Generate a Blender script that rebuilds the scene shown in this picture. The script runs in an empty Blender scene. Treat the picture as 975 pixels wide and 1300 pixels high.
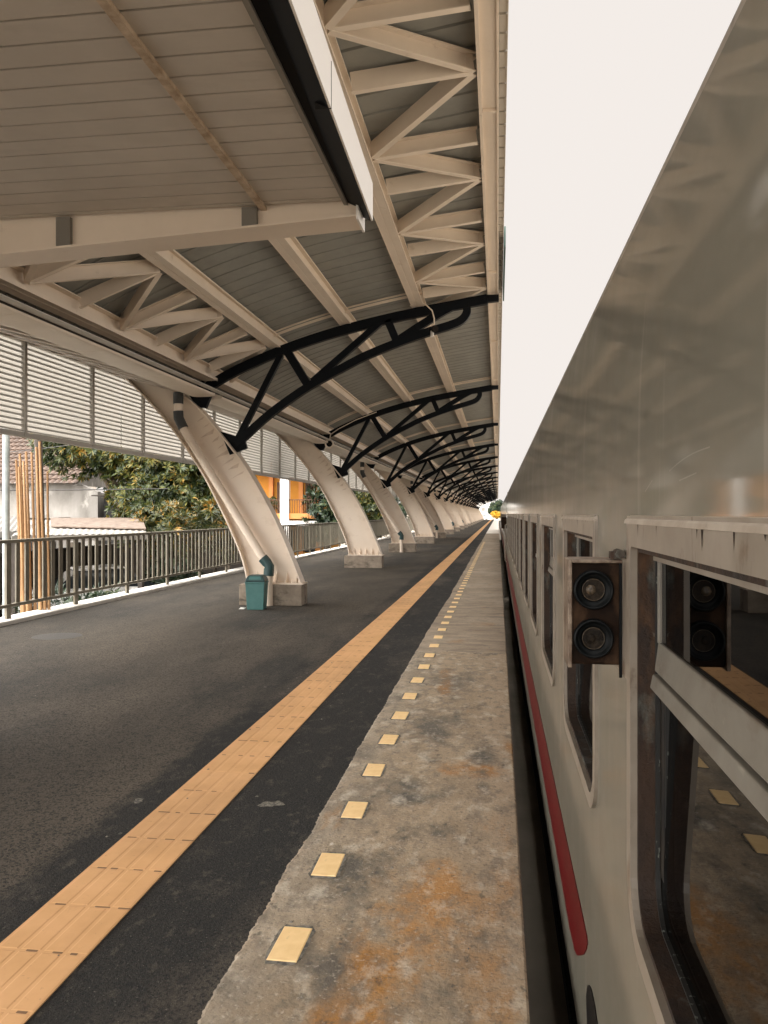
import bpy, math, random
import numpy as np
from mathutils import Vector, Matrix
random.seed(7)
scene = bpy.context.scene
COL = scene.collection
R = math.radians

# ------------------------------------------------------------------ camera
FPX = 1040.0
cam_d = bpy.data.cameras.new("camera"); cam = bpy.data.objects.new("camera", cam_d); COL.objects.link(cam)
cam_d.sensor_fit = 'HORIZONTAL'; cam_d.sensor_width = 36; cam_d.lens = FPX/975*36
cam_d.shift_y = 2/975; cam_d.clip_start = .02; cam_d.clip_end = 3000
CAMH = 1.84
cam.location = (0, 0, CAMH); cam.rotation_euler = (R(90), 0, math.atan(144.5/FPX))
scene.camera = cam

# ------------------------------------------------------------------ light
SUN_EL, SUN_AZ = 46, 236          # azimuth measured from +Y clockwise: behind and left of the camera
sd = Vector((math.sin(R(SUN_AZ))*math.cos(R(SUN_EL)), math.cos(R(SUN_AZ))*math.cos(R(SUN_EL)), math.sin(R(SUN_EL))))
w = bpy.data.worlds.new("World"); scene.world = w; w.use_nodes = True
nt = w.node_tree; nt.nodes.clear()
def N(t, typ, **kw):
    n = t.nodes.new(typ)
    for k, v in kw.items(): setattr(n, k, v)
    return n
sky = N(nt, 'ShaderNodeTexSky', sky_type='NISHITA', sun_disc=False)
sky.sun_elevation = R(SUN_EL); sky.sun_rotation = R(SUN_AZ); sky.air_density = 1.0; sky.dust_density = 4
bw = N(nt, 'ShaderNodeRGBToBW'); nt.links.new(sky.outputs[0], bw.inputs[0])
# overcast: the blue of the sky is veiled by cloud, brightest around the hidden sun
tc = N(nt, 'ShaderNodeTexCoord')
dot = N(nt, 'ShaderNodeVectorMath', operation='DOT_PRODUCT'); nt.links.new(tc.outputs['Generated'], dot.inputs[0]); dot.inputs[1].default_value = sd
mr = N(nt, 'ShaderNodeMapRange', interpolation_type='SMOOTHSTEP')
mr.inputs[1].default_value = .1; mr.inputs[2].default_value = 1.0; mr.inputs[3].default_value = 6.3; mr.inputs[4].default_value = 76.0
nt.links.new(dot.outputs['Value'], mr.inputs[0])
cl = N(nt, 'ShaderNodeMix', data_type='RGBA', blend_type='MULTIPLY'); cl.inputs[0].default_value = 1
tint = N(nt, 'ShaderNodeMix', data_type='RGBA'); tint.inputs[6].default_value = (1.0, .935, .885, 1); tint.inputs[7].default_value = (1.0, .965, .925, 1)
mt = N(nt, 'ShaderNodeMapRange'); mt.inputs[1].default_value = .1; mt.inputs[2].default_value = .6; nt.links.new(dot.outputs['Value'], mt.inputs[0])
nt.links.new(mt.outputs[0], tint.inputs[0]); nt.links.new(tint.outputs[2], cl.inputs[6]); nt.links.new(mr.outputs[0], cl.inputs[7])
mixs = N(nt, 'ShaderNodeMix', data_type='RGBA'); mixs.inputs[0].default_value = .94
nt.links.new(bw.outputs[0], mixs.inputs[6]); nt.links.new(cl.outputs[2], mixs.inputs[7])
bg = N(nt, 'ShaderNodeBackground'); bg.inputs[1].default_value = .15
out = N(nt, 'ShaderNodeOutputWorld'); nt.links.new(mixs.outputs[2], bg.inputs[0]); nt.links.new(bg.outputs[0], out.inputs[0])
sl = bpy.data.lights.new("sun", 'SUN'); sl.energy = 1.5; sl.angle = R(14); sl.color = (1, .95, .88)
so = bpy.data.objects.new("sun", sl); COL.objects.link(so)
so.rotation_euler = (-sd).to_track_quat('-Z', 'Y').to_euler()
vs = scene.view_settings; vs.view_transform = 'Standard'; vs.look = 'None'; vs.gamma = 1; vs.use_curve_mapping = False
vs.exposure = 0.0
scene.render.film_transparent = False
try:
    scene.cycles.max_bounces = 8; scene.cycles.diffuse_bounces = 4; scene.cycles.glossy_bounces = 4
    scene.cycles.transparent_max_bounces = 12; scene.cycles.use_denoising = True
    scene.cycles.sample_clamp_indirect = 6
except Exception: pass

# ------------------------------------------------------------------ materials
def lin(r, g, b):
    f = lambda c: (c/255/12.92 if c/255 <= .04045 else ((c/255+.055)/1.055)**2.4)
    return (f(r), f(g), f(b), 1)
def mat(name, c1, c2=None, scale=3, rough=.6, stretch=(1, 1, 1), metal=0, bump=0, bscale=80, bstretch=(1,1,1), spec=.5, layers=(), lo=.35, hi=.65, rvar=0, coat=0, detail=6, bdist=.01, bdetail=6, crough=.085):
    m = bpy.data.materials.new(name); m.use_nodes = True
    t = m.node_tree; b = t.nodes['Principled BSDF']
    tc = N(t, 'ShaderNodeTexCoord')
    def noise(sc, st, off=0, dt=6):
        mp = N(t, 'ShaderNodeMapping'); mp.inputs['Scale'].default_value = st; mp.inputs['Location'].default_value = (off*7.3, off*3.1, off*5.7)
        t.links.new(tc.outputs['Object'], mp.inputs[0])
        n = N(t, 'ShaderNodeTexNoise'); n.inputs['Scale'].default_value = sc; n.inputs['Detail'].default_value = dt; n.inputs['Roughness'].default_value = .62
        t.links.new(mp.outputs[0], n.inputs['Vector']); return n.outputs['Fac']
    def rng(sock, a, bb, lo_=0, hi_=1):
        r = N(t, 'ShaderNodeMapRange'); r.inputs[1].default_value = a; r.inputs[2].default_value = bb; r.inputs[3].default_value = lo_; r.inputs[4].default_value = hi_
        t.links.new(sock, r.inputs[0]); return r.outputs[0]
    def mix(fac, a, bb):
        x = N(t, 'ShaderNodeMix', data_type='RGBA')
        t.links.new(fac, x.inputs[0])
        for s, v in ((6, a), (7, bb)):
            if isinstance(v, tuple): x.inputs[s].default_value = v
            else: t.links.new(v, x.inputs[s])
        return x.outputs[2]
    c1 = c1 if len(c1) == 4 else (*c1, 1)
    cur = c1
    if c2:
        c2 = c2 if len(c2) == 4 else (*c2, 1)
        n = noise(scale, stretch, 0, detail); cur = mix(rng(n, lo, hi), c1, c2)
    for i, ly in enumerate(layers):
        if ly[0] == 'X':      # a band of another surfacing, bounded in X with an uneven edge
            _, c, xa, xb, amt, wob = ly
            sx = N(t, 'ShaderNodeSeparateXYZ'); t.links.new(tc.outputs['Object'], sx.inputs[0])
            ad = N(t, 'ShaderNodeMath', operation='MULTIPLY_ADD'); t.links.new(noise(7, (1, .6, 1), i+11), ad.inputs[0]); ad.inputs[1].default_value = wob; t.links.new(sx.outputs[0], ad.inputs[2])
            cur = mix(rng(ad.outputs[0], xa, xb, 0, amt), cur, (*c, 1)); continue
        if ly[0] == 'S':      # one stain with its own place, size and ragged outline
            _, c, ctr, rad, amt, nsc = ly
            mp = N(t, 'ShaderNodeMapping', vector_type='TEXTURE'); mp.inputs['Location'].default_value = (ctr[0], ctr[1], 0); mp.inputs['Scale'].default_value = (rad[0], rad[1], 100)
            t.links.new(tc.outputs['Object'], mp.inputs[0])
            ln = N(t, 'ShaderNodeVectorMath', operation='LENGTH'); t.links.new(mp.outputs[0], ln.inputs[0])
            ad = N(t, 'ShaderNodeMath', operation='MULTIPLY_ADD'); t.links.new(noise(nsc, (1, .7, 1), i+3), ad.inputs[0]); ad.inputs[1].default_value = 3.2; t.links.new(ln.outputs['Value'], ad.inputs[2])
            cur = mix(rng(ad.outputs[0], 2.55, 1.75, 0, amt), cur, (*c, 1)); continue
        c, sc, st, a, bb, amt = ly
        c = c if len(c) == 4 else (*c, 1)
        cur = mix(rng(noise(sc, st, i+1), a, bb, 0, amt), cur, c)
    if isinstance(cur, tuple): b.inputs['Base Color'].default_value = cur
    else: t.links.new(cur, b.inputs['Base Color'])
    b.inputs['Roughness'].default_value = rough
    if rvar: t.links.new(rng(noise(scale*1.7, stretch, 9), .3, .7, max(.02, rough-rvar), rough+rvar), b.inputs['Roughness'])
    b.inputs['Metallic'].default_value = metal; b.inputs['Specular IOR Level'].default_value = spec
    if coat: b.inputs['Coat Weight'].default_value = coat; b.inputs['Coat Roughness'].default_value = crough
    if bump:
        bp = N(t, 'ShaderNodeBump'); bp.inputs['Strength'].default_value = bump; bp.inputs['Distance'].default_value = bdist
        t.links.new(noise(bscale, bstretch, 5, bdetail), bp.inputs['Height']); t.links.new(bp.outputs[0], b.inputs['Normal'])
    return m
M = {}
M['asphalt'] = mat('asphalt', (.042, .037, .030), (.118, .094, .068), .45, .85, (1, .35, 1), bump=1.0, bscale=75, bdist=.014, lo=.38, hi=.66, spec=.35,
    layers=[((.022, .020, .017), .30, (1, .55, 1), .50, .68, .55), ('X', (.0125, .0122, .0112), -2.28, -2.16, .9, .3), ((.17, .135, .10), .9, (1, .28, 1), .52, .74, .6), ((.10, .083, .064), 5, (1, .45, 1), .54, .68, .45),
            ((.006, .0065, .0065), 65, (1, 1, 1), .50, .58, .8), ((.21, .19, .165), 85, (1, 1, 1), .61, .68, .7), ((.007, .0075, .0075), 24, (1, 1, 1), .55, .66, .55), ((.36, .32, .26), 9, (1, 1, 1), .74, .78, .6), ((.11, .09, .07), 14, (1, .6, 1), .58, .68, .45)])
CL = [((.15, .135, .112), 1.6, (1, .6, 1), .45, .60, .75), ((.47, .40, .305), 2.7, (1, .6, 1), .51, .66, .7), ('X', (.33, .235, .14), -.80, -.20, .65, .9), ('X', (.42, .32, .22), -.12, .12, .5, .25),
      ('S', (.34, .15, .025), (-.47, 3.05), (.22, .75), .9, 5), ('S', (.40, .18, .035), (-.30, 3.9), (.28, .6), .75, 4), ('S', (.34, .15, .03), (-.22, 5.9), (.30, .22), .85, 5), ('S', (.36, .17, .04), (-.05, 3.2), (.14, .9), .6, 5),
      ('S', (.062, .060, .052), (-.72, 4.1), (.20, .55), .85, 6), ('S', (.062, .060, .052), (-.62, 5.3), (.28, .5), .85, 5), ('S', (.055, .052, .046), (-.66, 3.15), (.16, .4), .8, 7), ('S', (.06, .057, .05), (-.55, 7.0), (.34, .7), .8, 5), ('S', (.065, .06, .052), (-.1, 6.2), (.13, .3), .85, 5), ('S', (.07, .065, .056), (-.5, 9.0), (.4, .8), .7, 5),
      ((.34, .15, .028), 1.1, (1.8, .5, 1), .60, .71, .8), ((.07, .064, .054), 3.2, (1, .6, 1), .56, .67, .75), ((.14, .12, .095), 9, (1.3, .7, 1), .50, .66, .6), ((.56, .49, .39), 7, (1.2, .7, 1), .54, .68, .55),
      ((.06, .054, .045), 17, (1.2, .8, 1), .60, .69, .65), ((.74, .68, .59), 5, (1, .5, 1), .685, .73, .75), ((.10, .085, .068), 45, (1, 1, 1), .54, .68, .55), ((.58, .51, .42), 38, (1, 1, 1), .58, .70, .45)]
M['concrete'] = mat('worn_concrete', (.24, .205, .155), (.39, .32, .24), 6, .85, (1, .7, 1), bump=.9, bscale=34, layers=CL)
M['concrete_far'] = mat('dry_concrete', (.34, .27, .195), (.22, .17, .12), 3.0, .88, (.5, 1.4, 1), bump=.5, bscale=34,
    layers=[((.42, .35, .265), 1.2, (.6, .35, 1), .5, .66, .6), ((.30, .15, .05), 2.2, (1, .5, 1), .57, .72, .55), ((.09, .08, .065), 3, (.6, 1.2, 1), .55, .70, .65), ((.12, .10, .08), 11, (.8, 1.2, 1), .52, .68, .55), ((.07, .06, .05), 30, (1, 1, 1), .58, .7, .5)])
M['concrete_pale'] = mat('pale_concrete', (.75, .7, .63), (.62, .57, .5), 2, .85)
M['plinth'] = mat('plinth_concrete', (.33, .27, .21), (.2, .16, .12), 4, .9, bump=.3, bscale=40, layers=[((.06, .05, .04), 3, (1, 1, 2), .55, .7, .8)])
M['tactile'] = mat('tactile_paving', (.69, .395, .19), (.61, .345, .155), 3, .7, spec=.3, layers=[((.25, .15, .08), 40, (1, 1, 1), .64, .74, .55), ((.38, .22, .11), 1.2, (1, .4, 1), .5, .7, .5), ((.16, .11, .08), 5, (1, .5, 1), .68, .76, .5)])
M['cover'] = mat('iron_cover', (.045, .039, .032), (.03, .027, .022), 30, .6, bump=.5, bscale=60)
M['stain'] = mat('pale_stain', (.20, .18, .145), (.05, .047, .04), 40, .9, lo=.42, hi=.58)
M['drip'] = mat('brown_drip_stain', (.70, .57, .45), (.56, .43, .32), 6, .5)
M['joint'] = mat('joint_dirt', (.27, .155, .075), (.17, .10, .055), 12, .9)
M['tile_yellow'] = mat('marker_yellow', (.86, .61, .31), (.78, .53, .25), 14, .55, layers=[((.35, .26, .16), 24, (1, 1, 1), .64, .72, .6)])
M['mortar'] = mat('mortar', (.20, .18, .15), (.07, .065, .055), 24, .9, lo=.42, hi=.6)
M['white_paint'] = mat('white_kerb_paint', (.82, .79, .74), (.66, .62, .56), 3, .7, layers=[((.3, .27, .22), 11, (1, 1, 1), .66, .76, .6)])
M['steel'] = mat('cream_steel', (.86, .75, .63), (.79, .685, .57), 1.5, .42, layers=[((.34, .24, .16), 4, (1, 1, 1), .64, .78, .45)])
M['column'] = mat('cream_column_paint', (.80, .68, .555), (.75, .625, .50), .8, .38, layers=[((.50, .36, .25), 2.2, (1, 1, 1.6), .58, .74, .40), ((.30, .19, .11), 6, (1.6, 1, .5), .67, .76, .45)])
M['navy'] = mat('navy_steel', (.0045, .006, .0085), (.006, .008, .011), 2, .5, spec=.12)
M['deck'] = mat('roof_sheet', (.31, .315, .29), (.25, .255, .235), 2, .5, layers=[((.18, .17, .15), 1.3, (1, 1, 1), .55, .75, .5)])
M['soffit'] = mat('soffit_panel', (.56, .51, .445), (.50, .455, .395), 2, .5, layers=[((.34, .30, .25), 1.2, (1, 3, 1), .58, .8, .5)])
M['dark'] = mat('dark_gap', (.012, .011, .010), rough=.8)
M['batten'] = mat('batten', (.60, .48, .36), (.32, .23, .15), 9, .6)
M['batten_dark'] = mat('tarnished_reflector', (.14, .10, .06), (.03, .022, .015), 160, .4)
M['trim_grey'] = mat('trim_grey', (.2, .185, .16), rough=.5)
M['fascia_white'] = mat('fascia_white', (.86, .83, .79), rough=.35)
M['fascia_black'] = mat('fascia_black', (.002, .003, .0045), rough=.5, spec=.1)
M['galv'] = mat('fence_steel', (.215, .19, .142), (.155, .137, .10), 4, .5, layers=[((.11, .085, .055), 8, (1, 1, 1), .6, .75, .6)])
M['grey_frame'] = mat('screen_frame', (.52, .49, .44), rough=.5)
# train
TL = [((.215, .182, .14), 5, (1, 1.2, .10), .52, .72, .55), ((.46, .41, .35), 7, (1, 1.5, .09), .60, .74, .45), ((.12, .10, .075), 14, (1, 1, .5), .70, .78, .5)]
M['train'] = mat('coach_paint', (.190, .177, .140), (.164, .153, .122), 1.3, .4, (1, .8, 1.2), bump=.34, bscale=3.0, bstretch=(1, 1, .34), bdist=.022, bdetail=1.4, crough=.065, spec=.3, rvar=.06, coat=.54, layers=TL)
M['cant'] = M['train']
M['train_frame'] = mat('window_frame_paint', (.29, .25, .205), (.22, .185, .145), 9, .35, layers=[((.10, .055, .028), 13, (1, 1, .6), .60, .70, .8), ((.05, .025, .012), 11, (1, 1, .22), .62, .68, .85)])
M['sash'] = mat('worn_sash', (.21, .195, .165), (.16, .145, .12), 8, .4, layers=[((.09, .055, .032), 9, (1, .5, 1), .56, .70, .7), ((.32, .29, .24), 20, (1, .4, 1), .62, .70, .6)])
M['rust'] = mat('rusty_jamb', (.040, .019, .009), (.012, .008, .006), 9, .75, (1, 1, .4), bump=.5, bscale=60, layers=[((.105, .11, .095), 9, (1, 1, .35), .55, .64, .75), ((.12, .055, .02), 7, (1, 1, .4), .55, .68, .8), ((.20, .19, .16), 40, (1, 1, .6), .68, .72, .5)])
M['peel'] = mat('peeling_paint', (.012, .012, .011), (.20, .22, .19), 75, .6, (1, 1, .35), lo=.62, hi=.67)
M['gasket'] = mat('black_gasket', (.008, .008, .008), (.03, .024, .018), 12, .55)
M['red'] = mat('red_stripe', (.095, .0025, .004), (.075, .002, .003), 4, .5, spec=.12)
M['lamp_rust'] = mat('rusty_lamp_box', (.024, .012, .0065), (.009, .0055, .004), 14, .7, spec=.1, layers=[((.075, .042, .024), 16, (1, 1, .6), .52, .68, .8)])
M['lamp_edge'] = mat('worn_lamp_edge', (.27, .21, .155), (.07, .035, .018), 26, .5)
M['lamp_edge2'] = mat('hood_paint', (.50, .44, .37), (.36, .30, .24), 12, .35, layers=[((.09, .05, .03), 16, (1, 1, 1), .62, .7, .8)])
M['scratch'] = mat('bare_scratch', (.30, .275, .23), (.22, .20, .165), 20, .5)
M['rib_dark'] = mat('shaded_board', (.045, .036, .028), (.03, .025, .02), 3, .8)  # shade of the cells between outriggers put into this dark colour
M['black'] = mat('black_rubber', (.003, .004, .0045), rough=.5, spec=.15)
M['lens'] = mat('lamp_lens', (.028, .020, .013), (.006, .005, .004), 70, .45, spec=.12, bump=.4, bscale=160)
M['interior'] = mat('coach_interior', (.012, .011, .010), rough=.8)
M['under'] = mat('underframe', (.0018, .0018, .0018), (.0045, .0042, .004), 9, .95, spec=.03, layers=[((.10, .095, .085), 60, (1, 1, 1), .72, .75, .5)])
M['bin'] = mat('teal_plastic', (.062, .165, .155), (.05, .14, .132), 6, .42)
M['bin_dark'] = mat('dark_teal_plastic', (.02, .055, .055), rough=.4)
M['pipe_dark'] = mat('pipe_coupling', (.035, .037, .037), rough=.5)
M['ground'] = mat('dirt', (.25, .215, .17), (.17, .145, .11), .8, .95)
M['ballast'] = mat('ballast', (.006, .0055, .005), (.003, .003, .003), 12, .95, bump=1, bscale=14, bdist=.08)
M['rail'] = mat('rail_steel', (.12, .08, .06), rough=.5, metal=.6)
M['wall_white'] = mat('weathered_plaster', (.33, .31, .285), (.19, .175, .155), 1.2, .9, (1, 1, .5), layers=[((.52, .49, .45), 2.5, (1, 1, .6), .56, .68, .7), ((.13, .12, .11), 1.6, (1, 1, .3), .6, .78, .6)])
M['rooftile'] = mat('clay_tile', (.105, .065, .045), (.055, .036, .026), 5, .8, layers=[((.34, .25, .19), 9, (1, 1, 1), .58, .72, .6), ((.07, .05, .04), 7, (1, 1, 1), .60, .72, .7)])
M['sheet'] = mat('pale_sheet_roof', (.27, .25, .225), (.17, .155, .135), 2, .6, layers=[((.28, .15, .08), 3, (1, .6, 1), .62, .72, .7)])
M['kiosk'] = mat('dull_white_sheet', (.17, .16, .145), (.10, .09, .08), 3, .7)
M['ground_dark'] = mat('darkened_ground', (.045, .04, .03), (.02, .022, .014), 3, .95, bump=.6, bscale=20)
M['rust_sheet'] = mat('rusty_sheet', (.075, .045, .028), (.20, .155, .12), 6, .8, layers=[((.03, .02, .015), 8, (1, 1, 1), .55, .68, .8)])
M['bamboo'] = mat('bamboo', (.40, .235, .11), (.27, .145, .06), 3, .55, (3, 3, .5), layers=[((.2, .11, .05), 5, (.2, .2, 3), .64, .7, .7)])
M['post_white'] = mat('pale_post', (.36, .39, .38), (.22, .25, .25), 4, .6)
M['pole_dark'] = mat('weathered_pole', (.085, .07, .058), (.05, .04, .034), 5, .8)
M['cable'] = mat('cable', (.03, .028, .026), rough=.6)
M['yellow_wall'] = mat('ochre_wall', (.50, .235, .025), (.42, .185, .018), 1, .8)
M['orange_wall'] = mat('orange_trim', (.62, .27, .08), (.5, .2, .06), 1, .8)
M['wood'] = mat('dark_wood', (.10, .05, .025), (.06, .03, .016), 5, .7)
M['bark'] = mat('bark', (.10, .075, .05), (.05, .038, .026), 8, .95, bump=.5, bscale=30)
M['car_white'] = mat('car_paint_white', (.78, .77, .75), rough=.25, coat=.6)
M['car_glass'] = mat('car_glass', (.02, .025, .028), rough=.08)
M['tyre'] = mat('tyre', (.02, .02, .02), rough=.8)
M['green_panel'] = mat('green_panel', (.03, .085, .065), rough=.5)
M['van_yellow'] = mat('yellow_flowers', (.72, .40, .03), (.5, .3, .03), 6, .6)

def leafmat(name, stops):
    m = bpy.data.materials.new(name); m.use_nodes = True; t = m.node_tree; b = t.nodes['Principled BSDF']
    g = N(t, 'ShaderNodeNewGeometry'); rp = N(t, 'ShaderNodeValToRGB')
    cr = rp.color_ramp; cr.interpolation = 'LINEAR'
    while len(cr.elements) < len(stops): cr.elements.new(.5)
    for e, (p, c) in zip(cr.elements, stops): e.position = p; e.color = (*c, 1)
    tc = N(t, 'ShaderNodeTexCoord'); n = N(t, 'ShaderNodeTexNoise'); n.inputs['Scale'].default_value = 1.1; n.inputs['Detail'].default_value = 2
    t.links.new(tc.outputs['Object'], n.inputs['Vector'])
    a = N(t, 'ShaderNodeMath', operation='MULTIPLY_ADD'); t.links.new(n.outputs['Fac'], a.inputs[0]); a.inputs[1].default_value = 1.5; a.inputs[2].default_value = -.62
    s = N(t, 'ShaderNodeMath', operation='MULTIPLY_ADD'); t.links.new(g.outputs['Random Per Island'], s.inputs[0]); s.inputs[1].default_value = .72; t.links.new(a.outputs[0], s.inputs[2])
    t.links.new(s.outputs[0], rp.inputs[0]); t.links.new(rp.outputs[0], b.inputs['Base Color'])
    b.inputs['Roughness'].default_value = .42
    tr = N(t, 'ShaderNodeBsdfTranslucent'); t.links.new(rp.outputs[0], tr.inputs[0])
    mx = N(t, 'ShaderNodeMixShader'); mx.inputs[0].default_value = .25
    o = t.nodes['Material Output']; t.links.new(b.outputs[0], mx.inputs[1]); t.links.new(tr.outputs[0], mx.inputs[2]); t.links.new(mx.outputs[0], o.inputs[0])
    return m
M['leaf_mango'] = leafmat('mango_leaves', [(0, (.014, .026, .009)), (.35, (.034, .054, .016)), (.6, (.085, .100, .025)), (.82, (.17, .155, .032)), (1, (.34, .19, .028))])
M['leaf_croton'] = leafmat('croton_leaves', [(0, (.022, .036, .012)), (.45, (.055, .066, .02)), (.72, (.10, .095, .024)), (.88, (.28, .16, .025)), (1, (.40, .17, .02))])
M['leaf_green'] = leafmat('green_leaves', [(0, (.012, .024, .014)), (.5, (.026, .048, .024)), (.85, (.06, .08, .03)), (1, (.11, .11, .035))])
M['leaf_yellow'] = leafmat('yellow_leaves', [(0, (.3, .2, .02)), (.5, (.62, .36, .03)), (1, (.8, .5, .05))])

def glassmat():
    m = bpy.data.materials.new('tinted_glass'); m.use_nodes = True; t = m.node_tree
    o = t.nodes['Material Output']; t.nodes.remove(t.nodes['Principled BSDF'])
    tr = N(t, 'ShaderNodeBsdfTransparent'); tr.inputs[0].default_value = (.08, .08, .078, 1)
    gl = N(t, 'ShaderNodeBsdfGlossy'); gl.inputs['Roughness'].default_value = .015; gl.inputs['Color'].default_value = (.95, .95, .95, 1)
    gm = N(t, 'ShaderNodeNewGeometry'); dt = N(t, 'ShaderNodeVectorMath', operation='DOT_PRODUCT'); t.links.new(gm.outputs['Normal'], dt.inputs[0]); t.links.new(gm.outputs['Incoming'], dt.inputs[1])
    ab = N(t, 'ShaderNodeMath', operation='ABSOLUTE'); t.links.new(dt.outputs['Value'], ab.inputs[0])
    om = N(t, 'ShaderNodeMath', operation='SUBTRACT'); om.inputs[0].default_value = 1; t.links.new(ab.outputs[0], om.inputs[1])
    pw = N(t, 'ShaderNodeMath', operation='POWER'); t.links.new(om.outputs[0], pw.inputs[0]); pw.inputs[1].default_value = 5
    fr = N(t, 'ShaderNodeMath', operation='MULTIPLY_ADD'); t.links.new(pw.outputs[0], fr.inputs[0]); fr.inputs[1].default_value = .60; fr.inputs[2].default_value = .035
    mx = N(t, 'ShaderNodeMixShader'); t.links.new(fr.outputs[0], mx.inputs[0]); t.links.new(tr.outputs[0], mx.inputs[1]); t.links.new(gl.outputs[0], mx.inputs[2]); t.links.new(mx.outputs[0], o.inputs[0])
    return m
M['glass'] = glassmat()
def slatmat():
    m = bpy.data.materials.new('frosted_slat'); m.use_nodes = True; t = m.node_tree; b = t.nodes['Principled BSDF']
    b.inputs['Base Color'].default_value = (.8, .77, .73, 1); b.inputs['Roughness'].default_value = .5
    tr = N(t, 'ShaderNodeBsdfTranslucent'); tr.inputs[0].default_value = (.62, .60, .565, 1)
    mx = N(t, 'ShaderNodeMixShader'); mx.inputs[0].default_value = .75
    o = t.nodes['Material Output']; t.links.new(b.outputs[0], mx.inputs[1]); t.links.new(tr.outputs[0], mx.inputs[2]); t.links.new(mx.outputs[0], o.inputs[0])
    return m
M['slat'] = slatmat()
def lipmat():
    m = bpy.data.materials.new('slat_lip'); m.use_nodes = True; t = m.node_tree; b = t.nodes['Principled BSDF']
    b.inputs['Base Color'].default_value = (.5, .48, .45, 1); tr = N(t, 'ShaderNodeBsdfTranslucent'); tr.inputs[0].default_value = (.5, .48, .45, 1)
    mx = N(t, 'ShaderNodeMixShader'); mx.inputs[0].default_value = .5
    o = t.nodes['Material Output']; t.links.new(b.outputs[0], mx.inputs[1]); t.links.new(tr.outputs[0], mx.inputs[2]); t.links.new(mx.outputs[0], o.inputs[0])
    return m
M['slat_lip'] = lipmat()

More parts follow.
